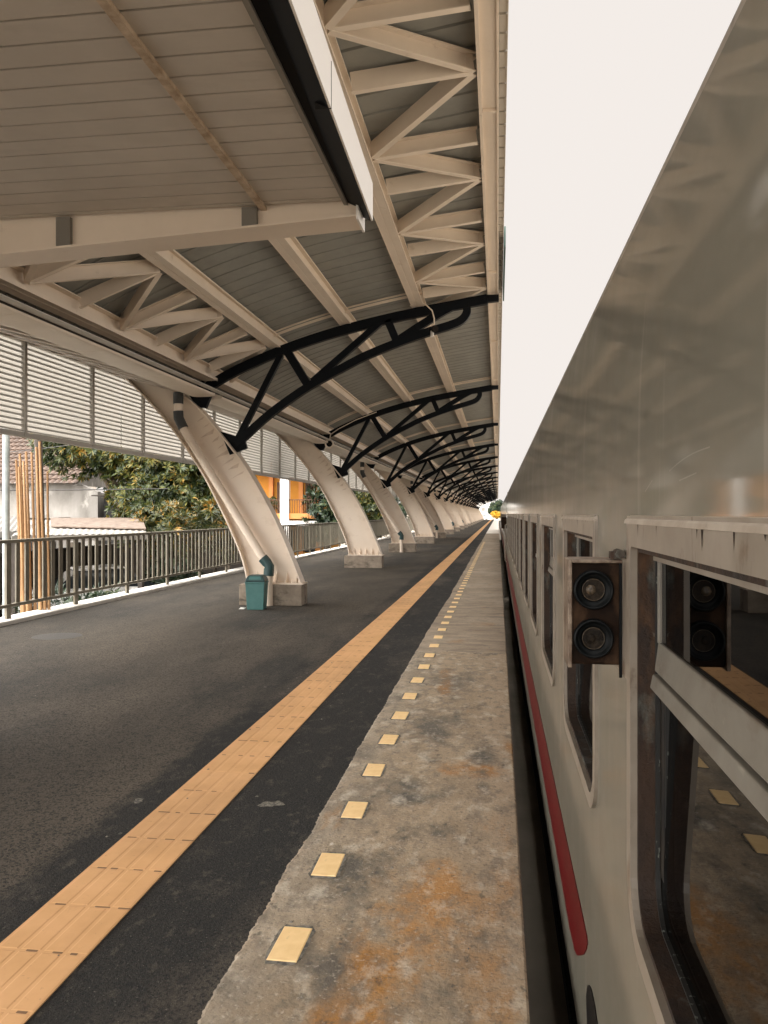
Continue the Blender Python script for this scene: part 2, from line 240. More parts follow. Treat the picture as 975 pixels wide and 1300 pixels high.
# ------------------------------------------------------------------ mesh helpers
class MB:
    def __init__(s): s.v = []; s.f = []; s.sm = set()
    def add(s, vs, fs, smooth=False):
        o = len(s.v); s.v += [tuple(p) for p in vs]
        for f in fs:
            if smooth: s.sm.add(len(s.f))
            s.f.append(tuple(i+o for i in f))
        return s
    def box(s, x0, x1, y0, y1, z0, z1):
        return s.add([(x0,y0,z0),(x1,y0,z0),(x1,y1,z0),(x0,y1,z0),(x0,y0,z1),(x1,y0,z1),(x1,y1,z1),(x0,y1,z1)],
                     [(0,3,2,1),(4,5,6,7),(0,1,5,4),(1,2,6,5),(2,3,7,6),(3,0,4,7)])
    def bar(s, a, b, wd, hd, up=(0,0,1)):
        a = Vector(a); b = Vector(b); d = (b-a).normalized(); u = Vector(up)
        side = d.cross(u).normalized(); u = side.cross(d).normalized()
        q = []
        for p in (a, b):
            for i, j in ((-1,-1),(1,-1),(1,1),(-1,1)): q.append(p+side*(i*wd/2)+u*(j*hd/2))
        return s.add(q, [(3,2,1,0),(4,5,6,7),(0,1,5,4),(1,2,6,5),(2,3,7,6),(3,0,4,7)])
    def tube(s, pts, r, n=10, cap=True):
        pts = [Vector(p) for p in pts]; rs = r if isinstance(r, (list, tuple)) else [r]*len(pts)
        rings = []; ref = None
        for i, p in enumerate(pts):
            d = (pts[min(i+1, len(pts)-1)]-pts[max(i-1, 0)]).normalized()
            if ref is None: ref = Vector((0,0,1)) if abs(d.z) < .9 else Vector((1,0,0))
            a = (ref-d*ref.dot(d)).normalized(); b = d.cross(a); ref = a
            rings.append([p+(a*math.cos(2*math.pi*k/n)+b*math.sin(2*math.pi*k/n))*rs[i] for k in range(n)])
        vs = [q for rg in rings for q in rg]; fs = []
        for i in range(len(pts)-1):
            for k in range(n): fs.append((i*n+k, i*n+(k+1)%n, (i+1)*n+(k+1)%n, (i+1)*n+k))
        s.add(vs, fs, True)
        if cap:
            s.add(rings[0], [tuple(reversed(range(n)))]); s.add(rings[-1], [tuple(range(n))])
        return s
    def lathe_y(s, cx, cz, prof, n=32):
        vs = [(cx+r*math.cos(2*math.pi*k/n), y, cz+r*math.sin(2*math.pi*k/n)) for r, y in prof for k in range(n)]
        return s.add(vs, [(i*n+k, i*n+(k+1)%n, (i+1)*n+(k+1)%n, (i+1)*n+k) for i in range(len(prof)-1) for k in range(n)], True)
    def extr(s, prof, y0, y1, closed=True, cap=True):
        """profile of (x,z) points pushed along Y"""
        n = len(prof); vs = [(x, y0, z) for x, z in prof]+[(x, y1, z) for x, z in prof]; fs = []
        for i in range(n if closed else n-1):
            j = (i+1) % n; fs.append((i, j, n+j, n+i))
        if closed and cap: fs += [tuple(reversed(range(n))), tuple(range(n, 2*n))]
        return s.add(vs, fs)
    def prism(s, poly, axis, a, b):
        """closed polygon in the two other axes pushed from a to b along axis"""
        def P(u, v, t): return {'x': (t, u, v), 'y': (u, t, v), 'z': (u, v, t)}[axis]
        n = len(poly); vs = [P(u, v, a) for u, v in poly]+[P(u, v, b) for u, v in poly]
        fs = [(i, (i+1) % n, n+(i+1) % n, n+i) for i in range(n)]+[tuple(reversed(range(n))), tuple(range(n, 2*n))]
        return s.add(vs, fs)
    def ribbon(s, path, t, y0, y1, side=1):
        """thick strip that follows (x,z) path, thickness t"""
        n = len(path); o = []
        for i in range(n):
            a = Vector(path[max(i-1, 0)]); b = Vector(path[min(i+1, n-1)]); d = (b-a).normalized(); o.append((path[i][0]-d.y*t*side, path[i][1]+d.x*t*side))
        for i in range(n-1):
            q = [path[i], path[i+1], o[i+1], o[i]]
            s.add([(x, y0, z) for x, z in q]+[(x, y1, z) for x, z in q], [(0,1,5,4),(2,3,7,6)]+[(0,3,2,1),(4,5,6,7)]+([(3,0,4,7)] if i == 0 else [])+([(1,2,6,5)] if i == n-2 else []))
        return s
    def build(s, name, m, parent=None, loc=(0,0,0), bevel=0):
        me = bpy.data.meshes.new(name); me.from_pydata(s.v, [], s.f); me.validate()
        if s.sm and len(me.polygons) == len(s.f):
            for i in s.sm: me.polygons[i].use_smooth = True
        import bmesh
        bm = bmesh.new(); bm.from_mesh(me); bmesh.ops.recalc_face_normals(bm, faces=bm.faces); bm.to_mesh(me); bm.free()
        me.materials.append(m)
        o = bpy.data.objects.new(name, me); COL.objects.link(o); o.location = loc
        if parent: o.parent = parent
        if bevel:
            md = o.modifiers.new('bevel', 'BEVEL'); md.width = bevel; md.segments = 2; md.limit_method = 'ANGLE'
        return o
def tag(o, label, cat, group=None, kind=None):
    o['label'] = label; o['category'] = cat
    if group: o['group'] = group
    if kind: o['kind'] = kind
    return o
def struct(o): o['kind'] = 'structure'; return o
def empty(name, loc=(0,0,0), rz=0):
    o = bpy.data.objects.new(name, None); COL.objects.link(o); o.location = loc; o.rotation_euler = (0,0,rz); o.empty_display_size = .2; return o
def children(o): return [c for c in COL.objects if c.parent == o]
def copy_tree(o, parent=None, kids=None):
    kids = kids if kids is not None else None
    c = o.copy(); COL.objects.link(c)
    if parent is not None: c.parent = parent
    for ch in children(o): copy_tree(ch, c)
    return c
def catmull(pts, n=6):
    P = [Vector(p) for p in pts]; P = [P[0]*2-P[1]]+P+[P[-1]*2-P[-2]]; o = []
    for i in range(1, len(P)-2):
        for k in range(n):
            t = k/n; a, b, c, d = P[i-1:i+3]
            o.append(tuple(.5*((2*b)+(c-a)*t+(2*a-5*b+4*c-d)*t*t+(3*b-a-3*c+d)*t**3)))
    o.append(tuple(P[-2])); return o
def rrect(y0, y1, z0, z1, rb, rt, n=8):
    pts = []
    for cx, cz, r, a0 in ((y1-rb, z0+rb, rb, -90), (y1-rt, z1-rt, rt, 0), (y0+rt, z1-rt, rt, 90), (y0+rb, z0+rb, rb, 180)):
        for k in range(n+1):
            a = R(a0+90*k/n); pts.append((cx+r*math.cos(a), cz+r*math.sin(a)))
    return pts
def ring(mb, outer, inner, x0, x1):
    n = len(outer)
    vs = [(x0, *p) for p in outer]+[(x0, *p) for p in inner]+[(x1, *p) for p in outer]+[(x1, *p) for p in inner]; fs = []
    for i in range(n):
        j = (i+1) % n
        fs += [(i, j, n+j, n+i), (2*n+i, 3*n+i, 3*n+j, 2*n+j), (i, 2*n+i, 2*n+j, j), (n+i, n+j, 3*n+j, 3*n+i)]
    mb.add(vs, fs); return mb
def plate_with_holes(name, outer, holes, x0, x1):
    cu = bpy.data.curves.new(name, 'CURVE'); cu.dimensions = '2D'; cu.fill_mode = 'BOTH'
    for loop in [outer]+holes:
        sp = cu.splines.new('POLY'); sp.points.add(len(loop)-1); sp.use_cyclic_u = True
        for p, (a, b) in zip(sp.points, loop): p.co = (a, b, 0, 1)
    cu.extrude = abs(x1-x0)/2
    ob = bpy.data.objects.new(name+'_tmp', cu); COL.objects.link(ob)
    dg = bpy.context.evaluated_depsgraph_get(); me = bpy.data.meshes.new_from_object(ob.evaluated_get(dg))
    bpy.data.objects.remove(ob); bpy.data.curves.remove(cu)
    mid = (x0+x1)/2; mb = MB()
    mb.add([(mid-v.co.z, v.co.x, v.co.y) for v in me.vertices], [tuple(p.vertices) for p in me.polygons]); bpy.data.meshes.remove(me)
    return mb

# ================================================================== GROUND AND PLATFORM
struct(MB().add([(-900,-600,-1.06),(900,-600,-1.06),(900,1800,-1.06),(-900,1800,-1.06)], [(0,1,2,3)]).build('ground', M['ground']))
struct(MB().add([(-24,4,-1.05),(-8.46,4,-1.05),(-8.46,46,-1.05),(-24,46,-1.05)], [(0,1,2,3)]).build('dark_ground_patch', M['ground_dark']))  # added dark patch, stands in for shade on the overlit ground behind the fence
struct(MB().box(.4, 3.3, -30, 330, -1.05, -.95).build('railway_ballast', M['ballast']))
for x in (1.18, 2.32):
    o = MB().extr([(x-.06,-.95),(x+.06,-.95),(x+.012,-.92),(x+.035,-.82),(x+.035,-.79),(x-.035,-.79),(x-.035,-.82),(x-.012,-.92)], -30, 330).build('rail', M['rail'])
    struct(o)
PY0, PY1 = -16, 262
struct(MB().box(-8.45, -1.0, PY0, PY1, -1.05, 0).build('platform', M['asphalt']))
# worn concrete edge with a ragged left border
def edging(y0, y1, ztop, m, rag, step):
    mb = MB(); ys = list(np.arange(y0, y1, step))+[y1]; L = []
    for y in ys:
        walk = .93*globals().get('walk', 0)+random.uniform(-.4, .4); globals()['walk'] = walk; j = rag*(.5*(random.random()-.5)+.55*walk)
        L.append(-1.075+j)
    n = len(ys); vs = []
    for x, y in zip(L, ys): vs += [(x, y, -.2), (x, y, ztop-.006), (x+.012, y, ztop), (.105, y, ztop), (.115, y, ztop-.01), (.115, y, -1.05)]
    fs = []
    for i in range(n-1):
        for k in range(5): fs.append((6*i+k, 6*i+k+1, 6*(i+1)+k+1, 6*(i+1)+k))
    fs += [(0,1,2,3,4,5), tuple(6*(n-1)+k for k in range(6))]
    mb.add(vs, fs); return struct(mb.build('platform_edging', m))
edging(PY0, 10.85, .012, M['concrete'], .014, .012)
edging(10.87, 76, .010, M['concrete_far'], .03, .2)
edging(76.02, PY1, .014, M['concrete_pale'], .0, 8)  # far stretch of the edging in a paler colour
struct(MB().box(.1155, .118, PY0, PY1, -1.05, -.03).build('gap_shade_sheet', M['under']))  # thin near-black sheet puts the shade of the train gap into colour
# tactile paving strip: ribbed tiles, 0.4 m each
mb = MB(); x0, x1 = -2.105, -1.69
mb.box(x0, x1, PY0, PY1, -.1, .006)
y = -2.0
while y < 200:
    nb = 4 if y < 60 else 1
    if nb == 4:
        for k in range(4):
            xa = x0+.012+k*(x1-x0)/4; xb = xa+(x1-x0)/4-.016
            mb.add([(xa,y+.008,.006),(xb,y+.008,.006),(xb,y+.392,.006),(xa,y+.392,.006),(xa+.006,y+.014,.0076),(xb-.006,y+.014,.0076),(xb-.006,y+.386,.0076),(xa+.006,y+.386,.0076)],
                   [(4,5,6,7),(0,1,5,4),(1,2,6,5),(2,3,7,6),(3,0,4,7)])
    y += .4
struct(mb.build('tactile_paving', M['tactile']))
mb = MB()
y = -2.0
while y < 60:
    for k in range(4):
        if random.random() < .8:
            a = x0+.02+k*.104+random.random()*.04; mb.box(a, a+.025+random.random()*.05, y-.005-random.random()*.004, y+.004+random.random()*.003, .0062, .0078)
    y += .4
struct(mb.build('joint_dirt', M['joint']))
struct(MB().box(-8.42, -8.0, PY0, PY1, -.05, .07).build('kerb', M['white_paint'], bevel=.015))
mb = MB()
for _ in range(170):
    px_, py_ = random.uniform(-7.6, -.1), random.uniform(1.6, 15); r_ = random.uniform(.004, .014); a_ = random.random()*6
    zz = .0125 if px_ > -1.06 else .001
    if -2.12 < px_ < -1.67: zz = .011
    mb.add([(px_+math.cos(a_+k*1.6)*r_*random.uniform(.6,1.3), py_+math.sin(a_+k*1.6)*r_*random.uniform(.6,1.5), zz) for k in range(4)]+[(px_, py_, zz+r_*.6)], [(0,1,4),(1,2,4),(2,3,4),(3,0,4)])
o = mb.build('grit', M['mortar']); tag(o, 'small pale grit and crumbs scattered over the platform surface', 'grit', kind='stuff')
mh = empty('manhole_cover', (-6.55, 11.5, -.004)); tag(mh, 'dark round manhole cover lying in the asphalt near the fence', 'manhole')
MB().tube([(0,0,.001),(0,0,.006)], .36, 28).build('cover', M['cover'], mh)
mb = MB()
for cx_, cy_, r_ in ((-2.28,4.98,.035),(-1.42,5.04,.06)):
    ph = random.random()*6; pts = []
    for k in range(16):
        a = 2*math.pi*k/16; rr = r_*(1+.35*math.sin(2*a+ph)+.2*math.sin(5*a+ph*2)); pts.append((cx_+rr*math.cos(a), cy_+rr*math.sin(a)*1.1, .0012))
    mb.add(pts, [tuple(range(16))])
struct(mb.build('pale_stain', M['stain']))
# yellow marker tiles set in the edge
ordn = ['first', 'second', 'third', 'fourth', 'fifth', 'sixth', 'seventh', 'eighth', 'ninth', 'tenth']
tile_me = None; bed_me = None
for i in range(64):
    yy = 3.385+.793*i; zt = .012 if yy < 10.8 else .010
    o = empty('marker_tile', (-.872, yy, zt))
    if tile_me is None:
        b = MB().add([(-.064,-.137,.004),(.064,-.137,.004),(.064,.137,.004),(-.064,.137,.004),(-.06,-.133,.008),(.06,-.133,.008),(.06,.133,.008),(-.06,.133,.008)], [(4,5,6,7),(0,1,5,4),(1,2,6,5),(2,3,7,6),(3,0,4,7),(3,2,1,0)])
        t = b.build('tile_face', M['tile_yellow'], o); tile_me = t.data
        n = 26; pts = []
        for k in range(n):
            a = 2*math.pi*k/n; c, s = math.cos(a), math.sin(a); r = 1/max(abs(c)/.078, abs(s)/.155)
            r *= 1+.10*(random.random()-.5); pts.append((c*min(r, .2), s*min(r, .2)))
        t2 = MB().prism(pts, 'z', 0.0015, .0042).build('mortar_bed', M['mortar'], o); bed_me = t2.data
    else:
        t = bpy.data.objects.new('tile_face', tile_me); COL.objects.link(t); t.parent = o
        if yy < 10.8 or i % 3 == 0:
            t2 = bpy.data.objects.new('mortar_bed', bed_me); COL.objects.link(t2); t2.parent = o
            t2.rotation_euler = (0, 0, math.pi*(i % 2))
    o.rotation_euler = (0, 0, R(random.uniform(-1.5, 1.5)))
    if i == 0: lb = 'large yellow tile in the concrete edge, nearest the camera, beside an orange rust stain'
    elif i < 10: lb = f'{ordn[i]} yellow marker tile from the near end of the row in the concrete edge'
    else: lb = 'small distant yellow marker tile in the dry concrete edge beyond the tenth'
    tag(o, lb, 'marker tile', 'yellow marker tiles along the platform edge')

# ================================================================== CANOPY
Y1, DY = 16.17, 11.4
canopy = empty('station_canopy', (0, 0, 0)); tag(canopy, 'long arched platform canopy of cream columns, navy trusses and grey sheet roof', 'canopy')
TU = [(-6.05,4.465),(-5.445,4.806),(-4.588,5.154),(-3.747,5.439),(-3.004,5.631),(-2.302,5.788),(-1.373,5.969),(-.19,6.136)]
pc = np.polyfit([p[0] for p in TU], [p[1] for p in TU], 3)
zr = lambda x: float(np.polyval(pc, x))
CY0, CY1 = -13.0, 236.0
# roof deck with transverse seams
xs = [-6.2+6.24*i/18 for i in range(19)]
mb = MB(); y = CY0; PD = .23
prof_y = []
while y < CY1:
    big = y < 90
    st = .42 if big else .84
    prof_y += [(y, 0), (y+st-.05, 0), (y+st-.04, .03), (y+st-.01, .03)]; y += st
vs = []; nx = len(xs)
for yy, dz in prof_y:
    for x in xs: vs.append((x, yy, zr(x)+PD+dz))
fs = [(i*nx+j, i*nx+j+1, (i+1)*nx+j+1, (i+1)*nx+j) for i in range(len(prof_y)-1) for j in range(nx-1)]
mb.add(vs, fs)
mb.add([(x, yy, zr(x)+PD+.07) for yy in (CY0, CY1) for x in xs], [(j, j+1, nx+j+1, nx+j) for j in range(nx-1)])
mb.build('roof_deck', M['deck'], canopy)
def cee(mb, a, b, wd, hd, flip=1):
    """cold formed channel: web with two lips, between two points"""
    a = Vector(a); b = Vector(b); d = (b-a).normalized(); up = Vector((0,0,1)); side = d.cross(up).normalized()*flip
    t = .012
    mb.bar(a-side*(wd/2), b-side*(wd/2), t, hd)
    for s in (-1, 1): mb.bar(a+up*(s*(hd/2-t/2)), b+up*(s*(hd/2-t/2)), wd, t)
# purlins (double channels)
for x in (-4.47, -3.03, -1.57):
    mb = MB(); z0 = zr(x)
    for s in (-1, 1):
        mb.box(min(x+s*.012, x+s*.12), max(x+s*.012, x+s*.12), CY0, CY1, z0+.0, z0+.014)
        mb.box(x+s*.118-.003, x+s*.118+.003, CY0, CY1, z0-.004, z0+.022)
        mb.box(x+s*.036-.006, x+s*.036+.006, CY0, CY1, z0+.014, z0+PD-.016)
        mb.box(x+s*.112-.006, x+s*.112+.006, CY0, CY1, z0+PD-.03, z0+PD-.016)
    mb.box(x-.014, x+.014, CY0, CY1, z0+.006, z0+.010)
    mb.box(x-.118, x+.118, CY0, CY1, z0+PD-.016, z0+PD-.004)
    mb.build('purlin', M['steel'], canopy)
# eaves beam along the gutter
mb = MB(); mb.extr([(-5.95,4.545),(-5.665,4.555),(-5.665,4.572),(-5.95,4.562)], CY0, CY1); mb.box(-5.80,-5.79,CY0,CY1,4.546,4.552)
mb.box(-5.80, -5.784, CY0, CY1, 4.567, 4.80); mb.box(-5.672, -5.664, CY0, CY1, 4.545, 4.60); mb.box(-5.90, -5.67, CY0, CY1, 4.80, 4.815)
mb.build('eaves_beam', M['steel'], canopy)
MB().box(-5.645, -5.50, CY0, CY1, 4.285, 4.30).build('flashing', M['grey_frame'], canopy)
# rounded gutter, one length per bay
g = catmull([(-5.66,4.262),(-5.675,4.222),(-5.80,4.203),(-6.05,4.203),(-6.19,4.235),(-6.26,4.32),(-6.28,4.44)], 4)
mb = MB()
for k in range(-3, 20):
    ya, yb = max(CY0, Y1+DY*k+.16), min(CY1, Y1+DY*(k+1)-.24-.22*(k == 0))
    if yb > ya:
        mb.ribbon(g, .012, ya, yb, -1); mb.prism([(x+.002, z+.012) for x, z in g], 'y', yb-.012, yb); mb.prism([(x+.002, z+.012) for x, z in g], 'y', ya, ya+.012)
        for y in np.arange(ya+1.9, yb-.4, 2.2): mb.ribbon([(x, z-.004) for x, z in g], .006, y, y+.05, -1)
mb.build('gutter', M['steel'], canopy)
# left edge: overhang from gutter to the louvre screen, with outriggers
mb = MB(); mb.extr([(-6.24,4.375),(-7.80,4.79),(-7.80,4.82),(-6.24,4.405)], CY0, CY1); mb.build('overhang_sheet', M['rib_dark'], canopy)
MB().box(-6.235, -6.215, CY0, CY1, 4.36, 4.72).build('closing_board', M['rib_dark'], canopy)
mb = MB(); y = CY0+.2
while y < 130:
    mb.add([(x, yy, z) for yy in (y, y+.03) for x, z in ((-6.29,4.292),(-7.72,4.672),(-7.72,4.755),(-6.29,4.375))], [(0,1,2,3),(7,6,5,4),(0,4,5,1),(1,5,6,2),(2,6,7,3),(3,7,4,0)])
    mb.add([(x, yy, z) for yy in (y-.075, y+.075) for x, z in ((-6.29,4.278),(-7.72,4.658),(-7.72,4.670),(-6.29,4.290))], [(0,1,2,3),(7,6,5,4),(0,4,5,1),(1,5,6,2),(2,6,7,3),(3,7,4,0)])
    y += .7125
mb.build('outrigger', M['steel'], canopy)
# trackside edge beam
mb = MB(); mb.box(-.20, -.165, CY0, CY1, 6.12, 6.42); 
mb.box(-.165, .0, CY0, CY1, 6.16, 6.19); mb.box(-.012, .012, CY0, CY1, 6.13, 6.42)
mb.build('edge_beam', M['steel'], canopy)
mb = MB(); y = 8.0-DY*2
while y < 120:
    mb.box(-.16, -.016, y, y+.05, 6.12, 6.158); y += 5.9
mb.build('joint_plate', M['steel'], canopy)
mb = MB(); y = CY0
while y < CY1:
    st = .30 if y < 80 else 1.2
    mb.box(.016, .085, y, y+st*.86, 6.30, 6.335); mb.box(.016, .075, y+st*.86, y+st, 6.315, 6.335); y += st
mb.box(.085, .093, CY0, CY1, 6.26, 6.40)
mb.build('roof_lip', M['grey_frame'], canopy)
MB().box(.10, .125, 13.2, 16.6, 6.10, 6.42).build('edge_panel', M['green_panel'], canopy)
# braced bays
def zigzag(xa, xb, na, nb, ya0, yb0, period):
    ra = zr(xa)+.10; rb = zr(xb)+.10
    def zi(x, f): return ra+(rb-ra)*f
    for k in range(na, nb):
        A = Vector((xa, ya0+period*k, ra)); B = Vector((xb, yb0+period*k, rb)); A2 = Vector((xa, ya0+period*(k+1), ra))
        for p, q in ((A, B), (B, A2), (A, Vector((xb, A.y+.15, rb))), (B, Vector((xa, B.y-.15, ra)))):
            mb = MB(); d = (q-p).normalized(); cee(mb, p+d*.03, q-d*.03, .07, .19); mb.build('brace', M['steel'], canopy)
zigzag(-1.45, -.21, -1, 4, 6.85, 8.05, 2.57)
zigzag(-5.73, -4.6, -1, 3, 9.35, 10.75, 2.58)
# ---- one truss, then copies
CH = [(-5.95, 4.41)]+[(x, zr(x)-.105) for x in np.linspace(-5.5, -.2, 22)]
BC = catmull([(-5.303,3.24),(-4.588,3.857),(-3.78,4.40),(-3.004,4.80),(-2.588,4.998),(-1.978,5.229),(-1.373,5.423),(-.93,5.545),(-.70,5.645),(-.60,5.80),(-.64,5.945),(-.76,5.955)], 5)
def chordmesh(path, wd, th):
    mb = MB(); n = len(path); q = []
    for i in range(n):
        a = Vector(path[max(i-1,0)]); b = Vector(path[min(i+1,n-1)]); d = (b-a).normalized(); nn = Vector((-d.y, d.x)); p = Vector(path[i])
        for s, yy in ((1,-1),(1,1),(-1,1),(-1,-1)):
            e = p+nn*(s*th/2); q.append((e.x, yy*wd/2, e.y))
    fs = []
    for i in range(n-1):
        for k in range(4): fs.append((4*i+k, 4*i+(k+1)%4, 4*(i+1)+(k+1)%4, 4*(i+1)+k))
    fs += [(0,1,2,3), tuple(4*(n-1)+k for k in range(4))]
    return mb.add(q, fs)
truss = chordmesh(CH, .15, .19).build('truss', M['navy'], canopy, (0, Y1, 0), bevel=.02)
mb = MB(); pth = [(x, zr(x)+PD-.035) for x in np.linspace(-5.7, -.22, 20)]
mb.ribbon(pth, .02, -.42, -.36, 1); mb.ribbon([(x, z-.05) for x, z in pth], .05, -.30, -.285, 1); mb.build('cover_strip', M['steel'], truss)
MB().extr([(-.21,5.97),(.02,5.985),(.02,6.11),(-.21,6.11)], -.06, .06).build('end_stub', M['navy'], truss)
chordmesh(BC, .14, .155).build('bottom_chord', M['navy'], truss, bevel=.02)
def strut(p, q, wd): 
    return MB().bar((p[0], 0, p[1]), (q[0], 0, q[1]), wd, wd, (0,1,0)).build('strut', M['navy'], truss, bevel=.012)
strut((-5.26,3.36), (-4.352,5.06), .12); strut((-4.22,5.12), (-3.80,4.44), .16); strut((-3.70,4.50), (-2.302,5.66), .13); strut((-2.175,5.70), (-2.0,5.28), .15)
chordmesh(catmull([(-1.95,5.29),(-1.5,5.57),(-1.03,5.84),(-.78,5.955)], 4), .13, .15).build('strut', M['navy'], truss, bevel=.012)
MB().prism([(-5.42,3.04),(-5.06,3.17),(-5.14,3.44),(-5.30,3.42),(-5.62,3.52)], 'y', -.045, .045).build('bracket', M['navy'], truss)
MB().prism([(-6.30,4.30),(-6.13,4.03),(-5.93,4.0),(-5.80,4.30),(-5.86,4.44),(-6.06,4.44)], 'y', -.05, .05).build('bracket', M['navy'], truss)
MB().prism([(-6.2,4.3),(-6.0,4.3),(-6.0,4.58),(-6.12,4.58)], 'y', .06, .10).build('bracket', M['navy'], truss)
# ---- one column, then copies
CLp = catmull([(-7.68,4.685),(-7.10,4.12),(-6.523,3.451),(-5.993,2.682),(-5.604,1.968),(-5.306,1.345),(-5.125,.885),(-5.01,.42)], 5)
CRp = catmull([(-6.39,4.285),(-6.06,4.02),(-5.554,3.437),(-5.125,2.891),(-4.78,2.348),(-4.436,1.714),(-4.144,1.058),(-3.886,.42)], 5)
def make_column(pipe):
    mb = MB(); n = len(CLp)
    a = [(x, -.012, z) for x, z in CLp]+[(x, -.012, z) for x, z in CRp]; b = [(x, .012, z) for x, z in CLp]+[(x, .012, z) for x, z in CRp]
    fs = [(i, i+1, n+i+1, n+i) for i in range(n-1)]; mb.add(a, fs); mb.add(b, fs)
    c = MB
    mb.ribbon(CLp, .03, -.17, .17, 1); mb.ribbon(CRp, .03, -.17, .17, -1)
    mb.box(-5.05, -3.85, -.19, .19, .42, .45)
    for k in range(5):
        x = -4.85+k*.21
        for sgn in (-1, 1):
            mb.add([(x-.008, sgn*.012, .45), (x-.008, sgn*.16, .45), (x-.008, sgn*.012, .68), (x+.008, sgn*.012, .45), (x+.008, sgn*.16, .45), (x+.008, sgn*.012, .68)], [(0,1,2),(5,4,3),(1,4,5,2),(0,3,4,1)])
    col = mb.build('column', M['column'], canopy)
    mb = MB(); rs = random.Random(3+pipe)
    for k in range(9):
        f = k/8; x = -5.95+f*.85; z = 3.86-f*1.12-.02; L = rs.uniform(.12, .38); w_ = rs.uniform(.025, .06)
        a_ = (x-.05, z-.03); b_ = (x-.05-L*.75, z-.03-L*.45+rs.uniform(-.04, .04))
        mb.add([(a_[0], -.0135, a_[1]-w_), (a_[0]+.03, -.0135, a_[1]+w_), ((a_[0]+b_[0])/2, -.0135, (a_[1]+b_[1])/2+w_*.6), (b_[0], -.0135, b_[1]), ((a_[0]+b_[0])/2, -.0135, (a_[1]+b_[1])/2-w_*.4)], [(0,1,2,3,4)])
    mb.build('drip_stain', M['drip'], col)
    pts = [(-5.16,-.25),(-3.87,-.25),(-3.87,.25),(-5.16,.25)]
    MB().prism(pts, 'z', 0, .42).build('plinth', M['plinth'], col, bevel=.012)
    mb = MB()
    for x in np.linspace(-4.95, -3.95, 8):
        for yy in (-.13, .13): mb.tube([(x, yy, .45), (x, yy, .50)], .016, 6)
    mb.build('anchor_bolt', M['steel'], col)
    if pipe:
        yp = -.26
        P = [(-6.43,4.26),(-6.43,3.93),(-6.42,3.78),(-6.33,3.58),(-5.5,2.27),(-4.62,.90),(-4.56,.78),(-4.54,.66),(-4.54,0)]
        MB().tube([(x, yp, z) for x, z in P], .085, 14).build('drain_pipe', M['column'], col)
        for seg in ([(-6.43,4.30),(-6.43,4.07)], [(-6.43,3.92),(-6.42,3.78),(-6.32,3.57)]): MB().tube([(x, yp, z) for x, z in seg], .102, 14).build('pipe_coupling', M['pipe_dark'], col)
        MB().tube([(x, yp, z) for x, z in [(-4.66,.95),(-4.58,.86),(-4.53,.78),(-4.54,.60)]], .105, 14).build('pipe_elbow', M['bin_dark'], col)
    return col
colA = make_column(True); colB = make_column(False)
cols = {}
for k in range(-2, 20):
    yk = Y1+DY*k
    src = colA if k % 2 == 0 else colB
    if k == 0: c = colA
    elif k == 1: c = colB
    else: c = copy_tree(src)
    c.location = (0, yk, 0)
    if k != 0: t = copy_tree(truss); t.location = (0, yk, 0)
# ---- louvre screens, one part per bay
def louvre_bay():
    mb = MB(); z0, z1 = 3.20, 4.66; n = 17; st = (z1-z0)/n
    for i in range(n):
        z = z0+st*(i+.12)
        mb.add([(-7.76,0.02,z),(-7.79,0.02,z+st*.92),(-7.796,0.02,z+st*.92),(-7.766,0.02,z),(-7.76,DY-.02,z),(-7.79,DY-.02,z+st*.92),(-7.796,DY-.02,z+st*.92),(-7.766,DY-.02,z)],
               [(0,1,5,4),(1,2,6,5),(2,3,7,6),(3,0,4,7),(0,3,2,1),(4,5,6,7)])
    p = mb.build('louvre_screen', M['slat'], canopy)
    mb = MB()
    for i in range(n): 
        z = z0+st*i; mb.box(-7.775, -7.735, 0.0, DY, z-.006, z+.02)
    mb.build('slat_lip', M['slat_lip'], p)
    mb = MB()
    for k in range(5):
        y = DY/5*(k+.42); mb.box(-7.77, -7.70, y-.035, y+.035, 3.12, 4.70)
    mb.box(-7.80, -7.715, 0, DY, 3.10, 3.18); mb.box(-7.80, -7.72, 0, DY, 4.66, 4.72)
    mb.build('screen_frame', M['grey_frame'], p)
    return p
lv = louvre_bay(); lv.location = (0, Y1-DY*2, 0)
for k in range(-1, 19): c = copy_tree(lv); c.location = (0, Y1+DY*k, 0)
# lamps with cable on the trusses
fl = empty('floodlight', (-1.25, Y1-.16, 5.46)); tag(fl, 'small clamp floodlight on a looped cable under the nearest navy truss', 'floodlight')
mb = MB(); mb.tube([(.04,-.10,-.03),(.0,.02,.0)], [.075,.06], 12); mb.build('housing', M['black'], fl)
MB().tube([(.046,-.115,-.033),(.043,-.106,-.032)], .06, 12).build('lens', M['lens'], fl)
MB().tube([(-.02,.0,-.05),(-.02,-.05,-.17)], .035, 8).build('bulb', M['fascia_white'], fl)
MB().tube([(.02,-.02,.06),(.02,-.04,.19),(-.02,-.05,.34),(-.14,-.05,.46),(-.30,-.02,.49),(-.46,.0,.46)], .014, 6).build('cable', M['steel'], fl)
rl = empty('ring_lamp', (-5.62, Y1+DY-.47, 4.19)); tag(rl, 'round ring lamp at the left end of the second navy truss', 'lamp')
mb = MB(); mb.tube([(math.cos(a)*.13, -.03, math.sin(a)*.13) for a in np.linspace(0, 2*math.pi, 20)], .028, 8, False); mb.build('ring', M['steel'], rl)
MB().tube([(0,-.04,0),(0,.1,0)], .10, 14).build('housing', M['black'], rl); MB().tube([(0,-.055,0),(0,-.041,0)], .05, 12).build('lens', M['lens'], rl)
MB().tube([(0,.02,.12),(.03,.02,.32),(.3,.03,.5),(.9,.03,.80),(1.6,.03,1.05)], .014, 6).build('cable', M['steel'], rl)

